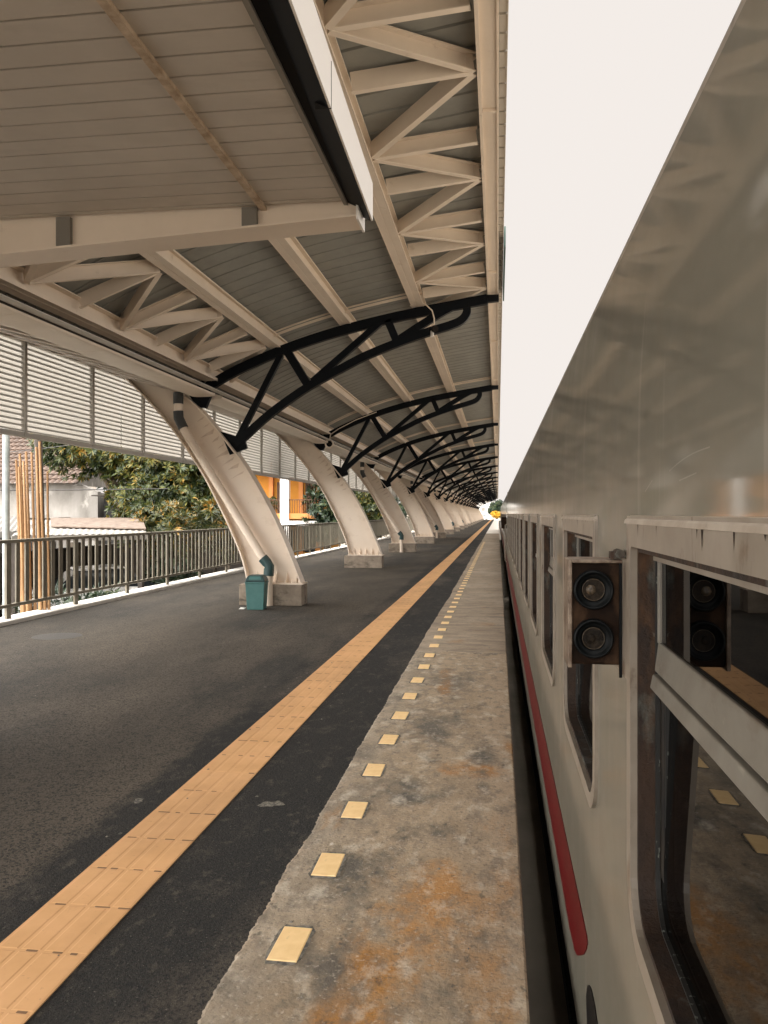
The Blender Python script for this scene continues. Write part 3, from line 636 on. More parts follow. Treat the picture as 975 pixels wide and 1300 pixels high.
# ================================================================== NEAR AWNING
aw = empty('awning', (-2.6, 1, 0)); aw.location = (0,0,0); tag(aw, 'low flat awning with slatted soffit, black and white edge fascia and tapered beam', 'awning')
mb = MB(); y = -6.0; P = .1842
while y < 5.62:
    mb.box(-4.2, -1.075, y+.008, min(y+P-.008, 5.66), 4.04, 4.065); y += P
mb.build('soffit', M['soffit'], aw)
MB().box(-4.2, -1.05, -6, 5.70, 4.068, 4.10).build('roof_sheet', M['dark'], aw)
MB().box(-1.685, -1.64, -6, 5.70, 4.012, 4.038).build('batten', M['batten'], aw)
MB().box(-1.078, -1.05, -6, 5.70, 4.02, 4.066).build('edge_trim', M['trim_grey'], aw)
# fascia, slightly splayed and rising towards the near end
def fasc(pts0, pts1, name, m):
    n = len(pts0); vs = [(x, 5.88, z) for x, z in pts0]+[(x, -6, z) for x, z in pts1]
    return MB().add(vs, [(i, (i+1)%n, n+(i+1)%n, n+i) for i in range(n)]+[tuple(range(n)), tuple(reversed(range(n, 2*n)))]).build(name, m, aw)
fasc([(-1.048,4.035),(-.915,3.965),(-.912,4.10),(-1.048,4.10)], [(-1.048,4.045),(-.72,4.09),(-.717,4.22),(-1.048,4.10)], 'gutter_box', M['fascia_black'])
fasc([(-.911,3.965),(-.899,3.965),(-.899,4.235),(-.911,4.235)], [(-.716,4.09),(-.704,4.09),(-.704,4.42),(-.716,4.42)], 'fascia', M['fascia_white'])
for yy in (4.25, 1.2, -1.8):
    f = (5.88-yy)/11.88; xw = -.911+f*.195; zb = 3.965+f*.125
    MB().box(xw-.075, xw+.0135, yy-.004, yy+.004, zb-.003, zb+.24+f*.06).build('fascia_joint', M['dark'], aw)
# tapered I beam at the end
mb = MB(); B = [(-.975,4.036,3.945),(-4.6,4.036,3.74)]
mb.add([(x, y, z) for y in (5.702, 5.717) for x, z in ((-.985,4.065),(-4.6,4.065),(-4.6,3.735),(-.985,3.94))], [(0,1,2,3),(7,6,5,4),(0,4,5,1),(1,5,6,2),(2,6,7,3),(3,7,4,0)])
mb.add([(x, y, z) for y in (5.655, 5.94) for x, z in ((-.985,3.94),(-4.6,3.735),(-4.6,3.72),(-.985,3.925))], [(0,1,2,3),(7,6,5,4),(0,4,5,1),(1,5,6,2),(2,6,7,3),(3,7,4,0)])
mb.build('end_beam', M['steel'], aw)
MB().add([(x, y, z) for x in (-.984, -.968) for y, z in ((5.655,4.035),(5.94,4.035),(5.94,3.905),(5.655,3.905))], [(0,1,2,3),(7,6,5,4),(0,4,5,1),(1,5,6,2),(2,6,7,3),(3,7,4,0)]).build('end_plate', M['fascia_white'], aw)
for x in (-1.76, -3.18):
    f = (x+.985)/(-4.6+.985); zb = 3.942-.205*f
    MB().box(x-.055, x+.055, 5.662, 5.701, zb, 4.030).build('stiffener', M['trim_grey'], aw)
for yy in (5.81, -3.5): MB().box(-4.68, -4.5, yy-.09, yy+.09, 0, 4.04).build('post', M['steel'], aw)

# ================================================================== TRAIN
XT = .30
PROF = [(XT,1.95),(XT+.002,2.08),(XT+.008,2.22),(XT+.018,2.36),(XT+.028,2.46),(XT+.038,2.545)]
ROOF = [(XT+.05,2.545),(XT+.046,2.56),(XT+.050,2.585),(XT+.085,2.62),(XT+.17,2.74),(XT+.35,2.87),(XT+.7,2.98),(XT+1.45,3.04)]
WIN0, WP, WL = .73, 1.84, 1.15
win_src = None
def make_window(parent):
    mb = MB(); ring(mb, rrect(-.035, WL+.035, .905, 1.835, .16, .012), rrect(.018, WL-.018, .950, 1.768, .11, .012), -.011, .012)
    wn = mb.build('window', M['train_frame'], parent)
    ring(MB(), rrect(.015, WL-.015, .945, 1.772, .115, .012), rrect(.028, WL-.028, .961, 1.756, .10, .012), .004, .075).build('jamb', M['rust'], wn)
    ring(MB(), rrect(.027, WL-.027, .96, 1.757, .1, .012), rrect(.031, WL-.031, .9645, 1.753, .098, .012), .040, .05).build('paint_edge', M['peel'], wn)
    ring(MB(), rrect(.027, WL-.027, .96, 1.757, .1, .012), rrect(.055, WL-.055, .990, 1.75, .09, .012), .052, .075).build('gasket', M['gasket'], wn)
    ring(MB(), rrect(.054, WL-.054, .989, 1.752, .09, .012), rrect(.059, WL-.059, .995, 1.746, .086, .012), .056, .07).build('paint_edge', M['peel'], wn)
    mb = MB(); mb.add([(.066-.034*(1.46-z), y, z) for y, z in ((.03,.966),(WL-.03,.966),(WL-.03,1.46),(.03,1.46))], [(0,1,2,3)])
    mb.add([(.052, y, z) for y, z in ((.035,1.555),(WL-.035,1.555),(WL-.035,1.742),(.035,1.742))], [(0,1,2,3)])
    mb.build('window_pane', M['glass'], wn)
    mb = MB(); mb.add([(x, y, z) for y in (.03, WL-.03) for x, z in ((.046,1.560),(.038,1.497),(.066,1.497),(.066,1.560))], [(0,1,2,3),(7,6,5,4),(0,4,5,1),(1,5,6,2),(2,6,7,3),(3,7,4,0)])
    mb.add([(x, y, z) for y in (.03, WL-.03) for x, z in ((.034,1.490),(.028,1.460),(.066,1.452),(.066,1.494))], [(0,1,2,3),(7,6,5,4),(0,4,5,1),(1,5,6,2),(2,6,7,3),(3,7,4,0)])
    mb.box(.044, .062, .028, .036, 1.558, 1.74); mb.box(.044, .062, WL-.042, WL-.028, 1.558, 1.74)
    mb.build('sash_rail', M['sash'], wn, bevel=.003)
    MB().box(.036, .062, .028, WL-.028, 1.738, 1.764).build('sash_head', M['train_frame'], wn)
    MB().add([(x, y, z) for y in (-.035, WL+.035) for x, z in ((-.002,1.816),(-.017,1.818),(-.015,1.826),(-.002,1.836))], [(0,1,2,3),(7,6,5,4),(0,4,5,1),(1,5,6,2),(2,6,7,3),(3,7,4,0)]).build('rain_hood', M['lamp_edge2'], wn)
    # one rusty seam under the hood with drips running down from it
    mb = MB(); cols_ = [(-.02, .0012)]
    for yy, ln, wd in ((.21,.010,.006),(.33,.028,.004),(.49,.034,.006),(.52,.018,.003),(.83,.024,.003),(1.03,.030,.004)):
        cols_ += [(yy-wd, .0012), (yy-wd*.3, ln*.5), (yy, ln), (yy+wd*.4, ln*.55), (yy+wd, .0012)]
    cols_.append((WL+.02, .0012)); n = len(cols_)
    mb.add([(-.0118, y, 1.8195) for y, _ in cols_]+[(-.0118, y, 1.8195-l) for y, l in cols_], [(k, k+1, n+k+1, n+k) for k in range(n-1)])
    mb.build('rust_drip', M['rust'], wn)
    return wn
def coach(y0, y1, label, near):
    global win_src
    c = empty('passenger_coach', (0, 0, 0)); tag(c, label, 'train coach', 'coaches of the train at the platform')
    ks = [k for k in range(-4, 60) if WIN0+WP*k > y0+.5 and WIN0+WP*k+WL < y1-.5]
    holes = [rrect(WIN0+WP*k+.004, WIN0+WP*k+WL-.004, .93, 1.785, .13, .012) for k in ks]
    side = plate_with_holes('body', [(y0,-.10),(y1,-.10),(y1,1.95),(y0,1.95)], holes, XT, XT+.02)
    body = side.build('body', M['train'], c)
    mb = MB(); n = len(PROF); ys = list(np.linspace(y0, y1, max(2, int((y1-y0)/1.2))))
    pr = catmull(PROF, 4); n = len(pr)
    mb.add([(x, y, z) for y in ys for x, z in pr], [(j*n+i, j*n+i+1, (j+1)*n+i+1, (j+1)*n+i) for j in range(len(ys)-1) for i in range(n-1)], True)
    mb.build('cant_panel', M['cant'], c)
    rr = [ROOF[0]]+ROOF[1:]; full = rr+[(2*(XT+1.45)-x, z) for x, z in reversed(rr[:-1])]
    mb = MB(); mb.extr(full, y0, y1, False); mb.build('roof', M['train_frame'], c)
    xr = 2*(XT+1.45)
    mb = MB(); mb.box(xr-XT-.02, xr-XT, y0, y1, -.1, 2.6); mb.box(XT+.02, xr-XT-.02, y0, y0+.04, -.1, 2.56); mb.box(XT+.02, xr-XT-.02, y1-.04, y1, -.1, 2.56)
    mb.box(XT+.02, xr-XT-.02, y0+.04, y1-.04, -.09, .0)
    mb.build('end_wall', M['train_frame'], c)
    mb = MB(); mb.box(XT+.10, XT+.12, y0+.05, y1-.05, .0, .93); mb.box(XT+.9, XT+.92, y0+.05, y1-.05, .0, 2.3); mb.box(XT+.02, XT+.92, y0+.05, y1-.05, 2.3, 2.32)  # near-black inner box added to block light behind the panes
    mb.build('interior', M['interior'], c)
    mb = MB(); mb.box(XT+.25, xr-XT-.25, y0+.3, y1-.3, -.6, -.12); mb.build('underframe', M['under'], c)
    for yb in (y0+3, y1-3):
        mb = MB()
        for dy in (-1.1, 1.1):
            for x in (1.18, 2.32): mb.tube([(x-.06, yb+dy, -.36), (x+.06, yb+dy, -.36)], .43, 20)
        mb.box(1.0, 1.1, yb-1.6, yb+1.6, -.45, -.25); mb.box(2.4, 2.5, yb-1.6, yb+1.6, -.45, -.25)
        mb.build('bogie', M['under'], c)
    for k in ks:
        if win_src is None: wn = make_window(c); win_src = wn
        else: wn = copy_tree(win_src, c)
        wn.location = (XT, WIN0+WP*k, 0)
    # red stripe with rounded, slightly pointed near end
    sy = 2.9 if near else y0
    if near:
        pts = [(3.5,.112),(y1,.112),(y1,.413),(2.84,.413),(2.82,.395),(2.845,.365),(2.93,.30),(3.05,.233),(3.17,.168),(3.29,.13)]
    else: pts = [(y0,.055),(y1,.055),(y1,.405),(y0,.405)]
    MB().prism(pts, 'x', XT-.0035, XT-.0005).build('red_stripe', M['red'], c)
    return c
c1 = coach(-7.5, 27.6, 'beige coach beside the platform with rusty windows and marker lamp, nearest the camera', True)
c2 = coach(28.5, 58.0, 'second coach of the beige train, starting past the first dark gap', False)
c3 = coach(58.9, 92.0, 'far last coach of the beige train, seen only as a sliver', False)
# marker lamp on the first coach
lm = MB()
lm.box(.172, .292, 2.012, 2.13, 1.478, 1.722); lamp = lm.build('marker_lamp', M['lamp_rust'], c1, bevel=.006)
mb = MB(); mb.box(.166, .176, 2.0, 2.13, 1.472, 1.730); mb.box(.176, .294, 2.0, 2.14, 1.722, 1.730); mb.build('lamp_hood', M['lamp_edge'], lamp, bevel=.002)
MB().box(.2925, .2995, 1.93, 2.20, 1.46, 1.735).build('lamp_plate', M['train_frame'], lamp)
MB().box(.286, .2925, 2.004, 2.012, 1.45, 1.722).build('lamp_flange', M['black'], lamp)
mb = MB(); mb.box(.265, .285, 1.99, 2.03, 1.733, 1.75); mb.tube([(.285,1.98,1.745),(.285,2.04,1.745)], .011, 8); mb.build('hinge', M['rust'], lamp)
for zc in (1.658, 1.542):
    mb = MB(); cx = .226
    mb.lathe_y(cx, zc, [(.047,2.0115),(.047,1.998),(.0455,1.994),(.043,1.9925),(.0405,1.994),(.0385,2.000),(.034,2.0025),(.030,2.003),(.0285,2.006),(.027,2.0075)], 40)
    mb.build('lamp_rim', M['black'], lamp)
    lens = MB().tube([(cx, 2.0110, zc), (cx, 2.0062, zc)], [.0275, .0268], 32).build('lens', M['lens'], lamp)
    MB().tube([(cx+math.cos(a)*.0255, 2.0055, zc+math.sin(a)*.0255) for a in np.linspace(0, 2*math.pi, 32)], .0008, 6, False).build('lens_ring', M['batten_dark'], lamp)
    MB().tube([(cx-.006, 2.0065, zc), (cx-.006, 2.0035, zc), (cx-.006, 2.0028, zc)], [.012, .010, .004], 20).build('bulb', M['batten_dark' if zc > 1.6 else 'lens'], lamp)
n = 36
MB().prism([(2.64+.20*math.cos(2*math.pi*k/n), .19+.125*math.sin(2*math.pi*k/n)) for k in range(n)], 'x', XT-.004, XT-.0005).build('vent_cap', M['black'], c1)
for k, (ya, za, yb, zb) in enumerate([(1.50,1.915,1.22,1.935),(1.42,1.895,1.30,1.902),(1.74,1.885,1.66,1.905)]):
    mb = MB(); nn = 8
    for i in range(nn):
        f0, f1 = i/nn, (i+1)/nn; b0 = .006*math.sin(math.pi*f0)*(k == 0); b1 = .006*math.sin(math.pi*f1)*(k == 0); wz = .0011
        mb.add([(XT-.0006, ya+(yb-ya)*f0, za+(zb-za)*f0+b0-wz), (XT-.0006, ya+(yb-ya)*f1, za+(zb-za)*f1+b1-wz), (XT-.0006, ya+(yb-ya)*f1, za+(zb-za)*f1+b1+wz), (XT-.0006, ya+(yb-ya)*f0, za+(zb-za)*f0+b0+wz)], [(0,1,2,3)])
    mb.build('paint_scratch', M['scratch'], c1)
# handrails and lamps at the coach ends
for cc, yy in ((c1, 27.2), (c2, 29.0), (c2, 57.5)):
    MB().tube([(XT-.001,yy,.25),(XT-.06,yy,.30),(XT-.06,yy,1.45),(XT-.001,yy,1.5)], .018, 8).build('handrail', M['train_frame'], cc)
MB().box(.12, .298, 28.8, 29.0, 1.32, 1.72).build('marker_lamp', M['lamp_rust'], c2, bevel=.01)

# ================================================================== FENCE
fence = empty('platform_fence', (-8.17, 0, 0)); tag(fence, 'long grey-brown steel slat fence on the white kerb behind the columns', 'fence')
FP = 2.24; F0 = 12.79-FP*5; NP = 95
pm = MB().box(-.02, .02, -.065, .065, .07, 1.34); 
post = pm.build('post', M['galv'], fence, (0, F0, 0))
sm = MB()
for k in range(7): 
    yy = FP*(k+1)/8; sm.box(-.012, .012, yy-.058, yy+.058, .30, 1.34)
panel = sm.build('slat_panel', M['galv'], fence, (0, F0, 0))
for i in range(1, NP):
    c = post.copy(); COL.objects.link(c); c.location = (0, F0+FP*i, 0)
    c = panel.copy(); COL.objects.link(c); c.location = (0, F0+FP*i, 0)
MB().box(-.04, .06, F0, F0+FP*NP, 1.345, 1.40).build('top_rail', M['galv'], fence, bevel=.008)
MB().box(-.03, .05, F0, F0+FP*NP, .26, .315).build('bottom_rail', M['galv'], fence, bevel=.008)

# ================================================================== BIN
bn = empty('rubbish_bin', (-4.60, 15.30, 0), R(4)); tag(bn, 'teal plastic rubbish bin with swing lid beside the nearest column', 'bin')
mb = MB(); lv_ = [(.155,.15,0),(.16,.155,.02),(.185,.18,.50),(.195,.19,.51),(.195,.19,.535)]
vs = [(sx*a, sy*b, z) for a, b, z in lv_ for sx, sy in ((-1,-1),(1,-1),(1,1),(-1,1))]
mb.add(vs, [(4*i+k, 4*i+(k+1)%4, 4*i+4+(k+1)%4, 4*i+4+k) for i in range(4) for k in range(4)]+[(0,1,2,3)]); mb.build('body', M['bin'], bn, bevel=.012)
mb = MB(); lv_ = [(.185,.18,.536),(.19,.185,.56),(.15,.15,.645),(.12,.12,.66)]
vs = [(sx*a, sy*b, z) for a, b, z in lv_ for sx, sy in ((-1,-1),(1,-1),(1,1),(-1,1))]
mb.add(vs, [(4*i+k, 4*i+(k+1)%4, 4*i+4+(k+1)%4, 4*i+4+k) for i in range(3) for k in range(4)]+[(12,13,14,15),(3,2,1,0)]); lid = mb.build('lid', M['bin_dark'], bn, bevel=.012)
MB().add([(-.12,-.172,.58),(.12,-.172,.58),(.10,-.148,.64),(-.10,-.148,.64),(-.12,-.18,.582),(.12,-.18,.582),(.10,-.156,.642),(-.10,-.156,.642)], [(4,5,6,7),(0,1,5,4),(1,2,6,5),(2,3,7,6),(3,0,4,7)]).build('flap', M['bin'], lid)
tag(MB().add([(0,0,0),(.1,.02,.0),(.12,.1,.02),(.02,.09,.01),(.03,.03,.035),(.09,.05,.03)], [(0,1,4),(1,5,4),(1,2,5),(2,3,5),(3,0,4),(3,4,5),(0,3,2,1)]).build('paper_scrap', M['fascia_white'], None, (-4.93,15.2,.004)), 'crumpled white paper scrap on the asphalt beside the bin', 'litter')

# ================================================================== BACKGROUND LEFT
def tiled_roof(mb, P0, U, V, nu, nv):
    """P0 eave corner, U along eave (full vector), V up the slope (full vector); barrel tiles in stepped courses"""
    P0 = Vector(P0); U = Vector(U); V = Vector(V); nrm = U.cross(V).normalized()
    if nrm.z < 0: nrm = -nrm
    q = []; sub = 4; rows = []
    for j in range(nv):
        for (t, h) in ((j/nv, .045), ((j+.98)/nv, .0)):
            rows.append([P0+U*(i/(nu*sub))+V*t+nrm*(h+.045*abs(math.sin(math.pi*i/sub))) for i in range(nu*sub+1)])
    n = nu*sub+1; vs = [p for r in rows for p in r]
    mb.add(vs, [(a*n+i, a*n+i+1, (a+1)*n+i+1, (a+1)*n+i) for a in range(len(rows)-1) for i in range(n-1)])
    return mb
hs = empty('tiled_house', (-17.5, 31, -1.05)); tag(hs, 'old white plaster house with a clay tiled roof beyond the bamboo poles', 'house')
hz = 1.05
mb = MB(); mb.prism([(-7,-.0),(2.05,0),(2.05,3.75),(1.2,4.1),(-7,4.1)], 'y', -.9, -.65); mb.box(1.8, 2.05, -.65, 6, 0, 3.7); mb.build('wall', M['wall_white'], hs)
mb = MB(); tiled_roof(mb, (-7.2,-1.35,4.02), (8.6,0,0), (0,3.6,2.6), 36, 14); mb.build('roof', M['rooftile'], hs)
mb = MB(); mb.prism([(-1.3,3.98),(2.2,6.55),(5.7,3.98)], 'x', 1.25, 1.38); mb.build('gable', M['wall_white'], hs)
mb = MB(); mb.add([(x, y, z) for z in (2.72, 2.75) for x, y in ((-7,-.91),(.9,-.91),(1.0,-1.9),(-7,-1.9))], [(0,1,2,3),(7,6,5,4),(0,4,5,1),(1,5,6,2),(2,6,7,3),(3,7,4,0)]); mb.build('window_hood', M['sheet'], hs)
MB().box(-6, .3, -.95, -.905, 1.3, 2.5).build('dark_opening', M['dark'], hs)
sh = empty('shade_stand_in', (-14.55, 29.9, -1.05)); tag(sh, 'added dark shed with a thin tin roof at the right end of the plaster wall', 'blocker')  # dark boxes added in place of the shadow beside the house
MB().box(-.75, 1.9, .4, 2.2, 0, 3.55).build('shade_panel', M['dark'], sh); MB().box(-.75, 2.2, -.6, 2.3, 3.55, 3.60).build('roof', M['pole_dark'], sh)
for x in (.35, 1.7): MB().box(x, x+.06, -.5, -.44, 0, 3.55).build('post', M['trim_grey'], sh)
MB().box(-.7, 1.9, .30, .39, 2.05, 2.12).build('rail', M['trim_grey'], sh)
wb = empty('white_building', (-24.5, 40, -1.05)); tag(wb, 'plain white upper storey building behind the tiled house', 'building')
MB().box(-4, .8, 0, 6, 0, 7.6).build('wall', M['fascia_white'], wb); MB().box(-4.2, 1.0, -.2, 6.2, 7.6, 7.75).build('roof', M['trim_grey'], wb)
mb = MB(); tiled_roof(mb, (-4.5,-1.6,6.0), (3.0,0,0), (0,1.4,1.0), 12, 6); mb.build('porch_roof', M['rooftile'], wb)
# sheet-roofed shelters behind the fence
def shelter(name, label, corners, posts, mtop, mextra=None):
    o = empty(name, (0,0,0)); tag(o, label, 'shelter')
    A, B, C, D = [Vector(p) for p in corners]; mb = MB(); n = 40
    top = []
    for i in range(n+1):
        f = i/n; p = A.lerp(B, f); q = D.lerp(C, f); h = Vector((0,0,.02*(i % 2)))
        top += [p+h, q+h]
    mb.add(top, [(2*i, 2*i+2, 2*i+3, 2*i+1) for i in range(n)])
    mb.add([p-Vector((0,0,.03)) for p in top], [(2*i, 2*i+1, 2*i+3, 2*i+2) for i in range(n)])
    mb.bar(A-Vector((0,0,.07)), B-Vector((0,0,.07)), .05, .14); mb.build('roof_sheet', mtop, o)
    for x, y, z in posts: MB().box(x-.06, x+.06, y-.06, y+.06, -1.05, z).build('post', M['pole_dark'], o)
    if mextra: 
        a = A.lerp(B, .25).lerp(D.lerp(C, .25), .35)+Vector((0,0,.045)); b = B.lerp(C, .15)+Vector((0,0,.045)); c = C+Vector((0,0,.05)); d = D.lerp(C, .2)+Vector((0,0,.05))
        mb = MB(); mb.add([a,b,c,d,a+Vector((0,0,.03)),b+Vector((0,0,.03)),c+Vector((0,0,.03)),d+Vector((0,0,.03))], [(4,5,6,7),(0,1,5,4),(1,2,6,5),(2,3,7,6),(3,0,4,7)]); mb.build('rusty_patch', mextra, o)
    return o
shelter('lean_to', 'pale corrugated lean-to roof with rusty patches behind the fence', [(-10.9,17.2,1.33),(-8.75,19.6,1.33),(-12.0,26.5,1.62),(-15.6,25.5,1.62)], [(-10.7,17.4,1.28),(-8.95,19.7,1.28),(-12.0,25.8,1.5)], M['sheet'], M['rust_sheet'])
shelter('kiosk_roof', 'small white kiosk roof with orange boards at the left edge', [(-13.6,17.0,1.42),(-11.5,18.4,1.40),(-13.4,22.0,1.75),(-16.0,21.0,1.75)], [(-13.4,17.2,1.36),(-11.65,18.5,1.36)], M['kiosk'])
tag(MB().box(-12.7, -11.9, 18.2, 18.32, .45, 1.22).build('orange_board', M['orange_wall']), 'faded orange board hanging under the small white kiosk roof', 'board')
bw_ = empty('boundary_wall', (0,0,0)); tag(bw_, 'low dark weathered wall running behind the fence', 'wall')
MB().box(-13.8, -13.6, 10, 60, -1.05, .75).build('wall_panel', M['pole_dark'], bw_)
for y in np.arange(10, 60, 5): MB().box(-13.85, -13.55, y, y+.3, -1.05, .9).build('pier', M['plinth'], bw_)
# bench-like clutter: car under the shelter
def make_car(loc, rz, label, paint):
    c = empty('parked_car', loc, rz); tag(c, label, 'car')
    sec = [(-2.0,.35,.55,.75),(-1.95,.28,.80,.80),(-1.2,.25,.92,.83),(-.55,.25,.95,.84),(.9,.25,.95,.84),(1.7,.27,.92,.82),(2.05,.32,.75,.76)]
    mb = MB(); vs = []
    for x, zb, zt, wd in sec:
        vs += [(x,-wd,zb),(x,-wd-.02,(zb+zt)/2),(x,-wd+.06,zt),(x,wd-.06,zt),(x,wd+.02,(zb+zt)/2),(x,wd,zb)]
    n = 6; mb.add(vs, [(n*i+k, n*i+(k+1)%n, n*i+n+(k+1)%n, n*i+n+k) for i in range(len(sec)-1) for k in range(n)]+[tuple(range(n)), tuple(range(n*6, n*7))], True); mb.build('body', paint, c)
    cb = [(-.95,.93,.93,.74),(-.35,1.38,.93,.62),(.9,1.42,.93,.62),(1.7,.95,.93,.72)]
    mb = MB(); mb.add([(x, s*wd, z) for x, zt, zb, wd in cb for s, z in ((-1,zb),(-1,zt),(1,zt),(1,zb))], [(4*i+k, 4*i+(k+1)%4, 4*i+4+(k+1)%4, 4*i+4+k) for i in range(3) for k in range(4)]+[(0,1,2,3),(12,13,14,15)]); mb.build('cabin_glass', M['car_glass'], c)
    mb = MB(); mb.add([(x, s*.60, z) for x, z in ((-.35,1.40),(.9,1.44)) for s in (-1, 1)]+[(x, s*.57, z+.05) for x, z in ((-.3,1.40),(.85,1.44)) for s in (-1, 1)], [(4,5,7,6),(0,1,5,4),(1,3,7,5),(3,2,6,7),(2,0,4,6)]); mb.build('roof', paint, c)
    for x in (-1.25, 1.25):
        for s in (-1, 1):
            wl = MB().tube([(x, s*.66, .31), (x, s*.86, .31)], .31, 20).build('wheel', M['tyre'], c)
            MB().tube([(x, s*.862, .31), (x, s*.872, .31)], .18, 16).build('rim', M['trim_grey'], wl)
    for s in (-1, 1): MB().box(-2.02, -1.96, s*.62-.14, s*.62+.14, .60, .74).build('headlight', M['lens'], c)
    return c
make_car((-10.9, 20.6, -1.05), R(38), 'white car parked under the lean-to roof, glimpsed through the fence', M['car_white'])
# poles
def bamboo(base, top, r, label):
    b = Vector(base); t = Vector(top); L = t-b; pts = []; rs = []
    n = 18
    for i in range(n):
        f = i/(n-1); p = b+L*f+Vector((math.sin(f*3+base[0]*9)*.02, 0, 0)); pts.append(p); rs.append(r*(1-.45*f))
    mb = MB(); mb.tube(pts, rs, 8)
    for i in range(1, 9):
        f = i/9.0; p = b+L*f+Vector((math.sin(f*3+base[0]*9)*.02, 0, 0)); d = L.normalized()*.012; mb.tube([p-d, p+d], r*(1-.45*f)*1.16, 8)
    o = mb.build('bamboo_pole', M['bamboo']); return tag(o, label, 'bamboo pole', 'bamboo poles leaning behind the fence')
BP = [((-8.585,14.0,-1.05),(-8.86,14.1,2.84),.038,'leftmost leaning bamboo pole of the left bundle behind the fence'),
      ((-8.545,14.06,-1.05),(-8.79,14.1,2.95),.040,'second bamboo pole from the left in the left bundle'),
      ((-8.535,13.94,-1.05),(-8.745,14.0,2.70),.036,'short third bamboo pole of the left bundle'),
      ((-8.50,14.08,-1.05),(-8.70,14.16,2.99),.040,'fourth bamboo pole of the left bundle, the tallest there'),
      ((-8.475,13.95,-1.05),(-8.655,14.0,2.80),.037,'fifth bamboo pole of the left bundle, just left of the dark pole'),
      ((-8.45,14.12,-1.05),(-8.61,14.2,2.98),.036,'bamboo pole standing tight against the dark pole'),
      ((-8.30,14.0,-1.05),(-8.37,14.0,3.06),.042,'left pole of the right bamboo bundle, right of the dark pole'),
      ((-8.255,14.08,-1.05),(-8.30,14.0,3.16),.040,'middle and tallest pole of the right bamboo bundle'),
      ((-8.22,14.12,-1.05),(-8.20,14.1,2.62),.034,'shorter bamboo pole splayed to the right of the right bundle')]
for a in BP: bamboo(*a)
tag(MB().tube([(-8.5,14.45,-1.05),(-8.56,14.45,1.2),(-8.62,14.45,3.6)], [.10,.085,.07], 10).build('utility_pole', M['pole_dark']), 'dark weathered utility pole between the two bamboo bundles', 'pole')
tag(MB().tube([(-8.98,14.0,-1.05),(-8.98,14.0,4.2)], .062, 12).build('pale_post', M['post_white']), 'pale blue-white pipe post behind the fence at the left edge', 'post')
def wire(name, a, b, sag, label, r=.014):
    a = Vector(a); b = Vector(b); pts = [a.lerp(b, i/16)-Vector((0,0,sag*4*(i/16)*(1-i/16))) for i in range(17)]
    tag(MB().tube(pts, r, 6).build(name, M['cable']), label, 'cable')
wire('overhead_cable', (-20,20.5,2.55), (-10.2,24.5,2.62), .05, 'thin dark cable strung across in front of the plaster wall')
wire('overhead_cable', (-20,22.5,3.6), (-9.6,19.5,3.72), .2, 'thin pale-lit upper cable crossing below the white louvres', .009)
# ---- foliage
def crown_mesh(mb, c, rad, nclump, nleaf, L, W, droop=.35, shell=.55):
    c = Vector(c)
    for _ in range(nclump):
        while True:
            d = Vector((random.uniform(-1,1), random.uniform(-1,1), random.uniform(-1,1)))
            if .05 < d.length < 1: break
        d.normalize(); rr = (shell+(1-shell)*random.random()**.7)*(1+.16*math.sin(d.x*5+c.x)+.14*math.sin(d.z*6+d.y*4))
        p = c+Vector((d.x*rad[0]*rr, d.y*rad[1]*rr, d.z*rad[2]*rr))
        ax = (d+Vector((random.uniform(-.6,.6), random.uniform(-.6,.6), random.uniform(.0,.9)))).normalized()
        s1 = ax.orthogonal().normalized(); s2 = ax.cross(s1)
        ph = random.random()*6.28; sc = random.uniform(.7, 1.25)
        for k in range(nleaf):
            a = ph+k*2.4; tilt = random.uniform(.15, 1.25)
            dr = (s1*math.cos(a)+s2*math.sin(a))*math.sin(tilt+.3)+ax*math.cos(tilt+.3)
            l = L*sc*random.uniform(.7, 1.2); wv = dr.cross(ax); 
            if wv.length < .05: continue
            wv = wv.normalized()*(W*sc*random.uniform(.8,1.2)/2); dn = Vector((0,0,-droop*l*random.random()))
            b0 = p+dr*(l*.08); m0 = p+dr*(l*.5)+dn*.35; t0 = p+dr*l+dn; up = ax*(W*.18)
            mb.add([b0, m0+wv+up, t0, m0-wv+up, m0], [(0,4,1),(4,2,1),(0,3,4),(4,3,2)])
    return mb
def tree(name, label, cat, loc, h_trunk, r_trunk, blobs, m, nclump, nleaf, L, W, group=None):
    t = empty(name, loc); tag(t, label, cat, group)
    mb = MB(); mb.tube([(0,0,0),(.05,.03,h_trunk*.5),(.0,.0,h_trunk)], [r_trunk*1.3, r_trunk, r_trunk*.8], 10)
    for c, rad in blobs:
        mb.tube([(0,0,h_trunk*.85), (c[0]*.45, c[1]*.45, h_trunk+(c[2]-h_trunk)*.5), c], [r_trunk*.6, r_trunk*.4, r_trunk*.12], 7)
        for _ in range(4): 
            q = Vector(c)+Vector((random.uniform(-.7,.7)*rad[0], random.uniform(-.7,.7)*rad[1], random.uniform(-.6,.7)*rad[2])); mb.tube([Vector(c)*.9+Vector((0,0,h_trunk*.1)), q], [r_trunk*.18, r_trunk*.05], 5)
    mb.build('trunk', M['bark'], t)
    mb = MB(); tot = sum(r[0]*r[1]+r[0]*r[2]+r[1]*r[2] for _, r in blobs)
    for c, rad in blobs: crown_mesh(mb, c, rad, int(nclump*(rad[0]*rad[1]+rad[0]*rad[2]+rad[1]*rad[2])/tot), nleaf, L, W)
    mb.build('crown', m, t); return t
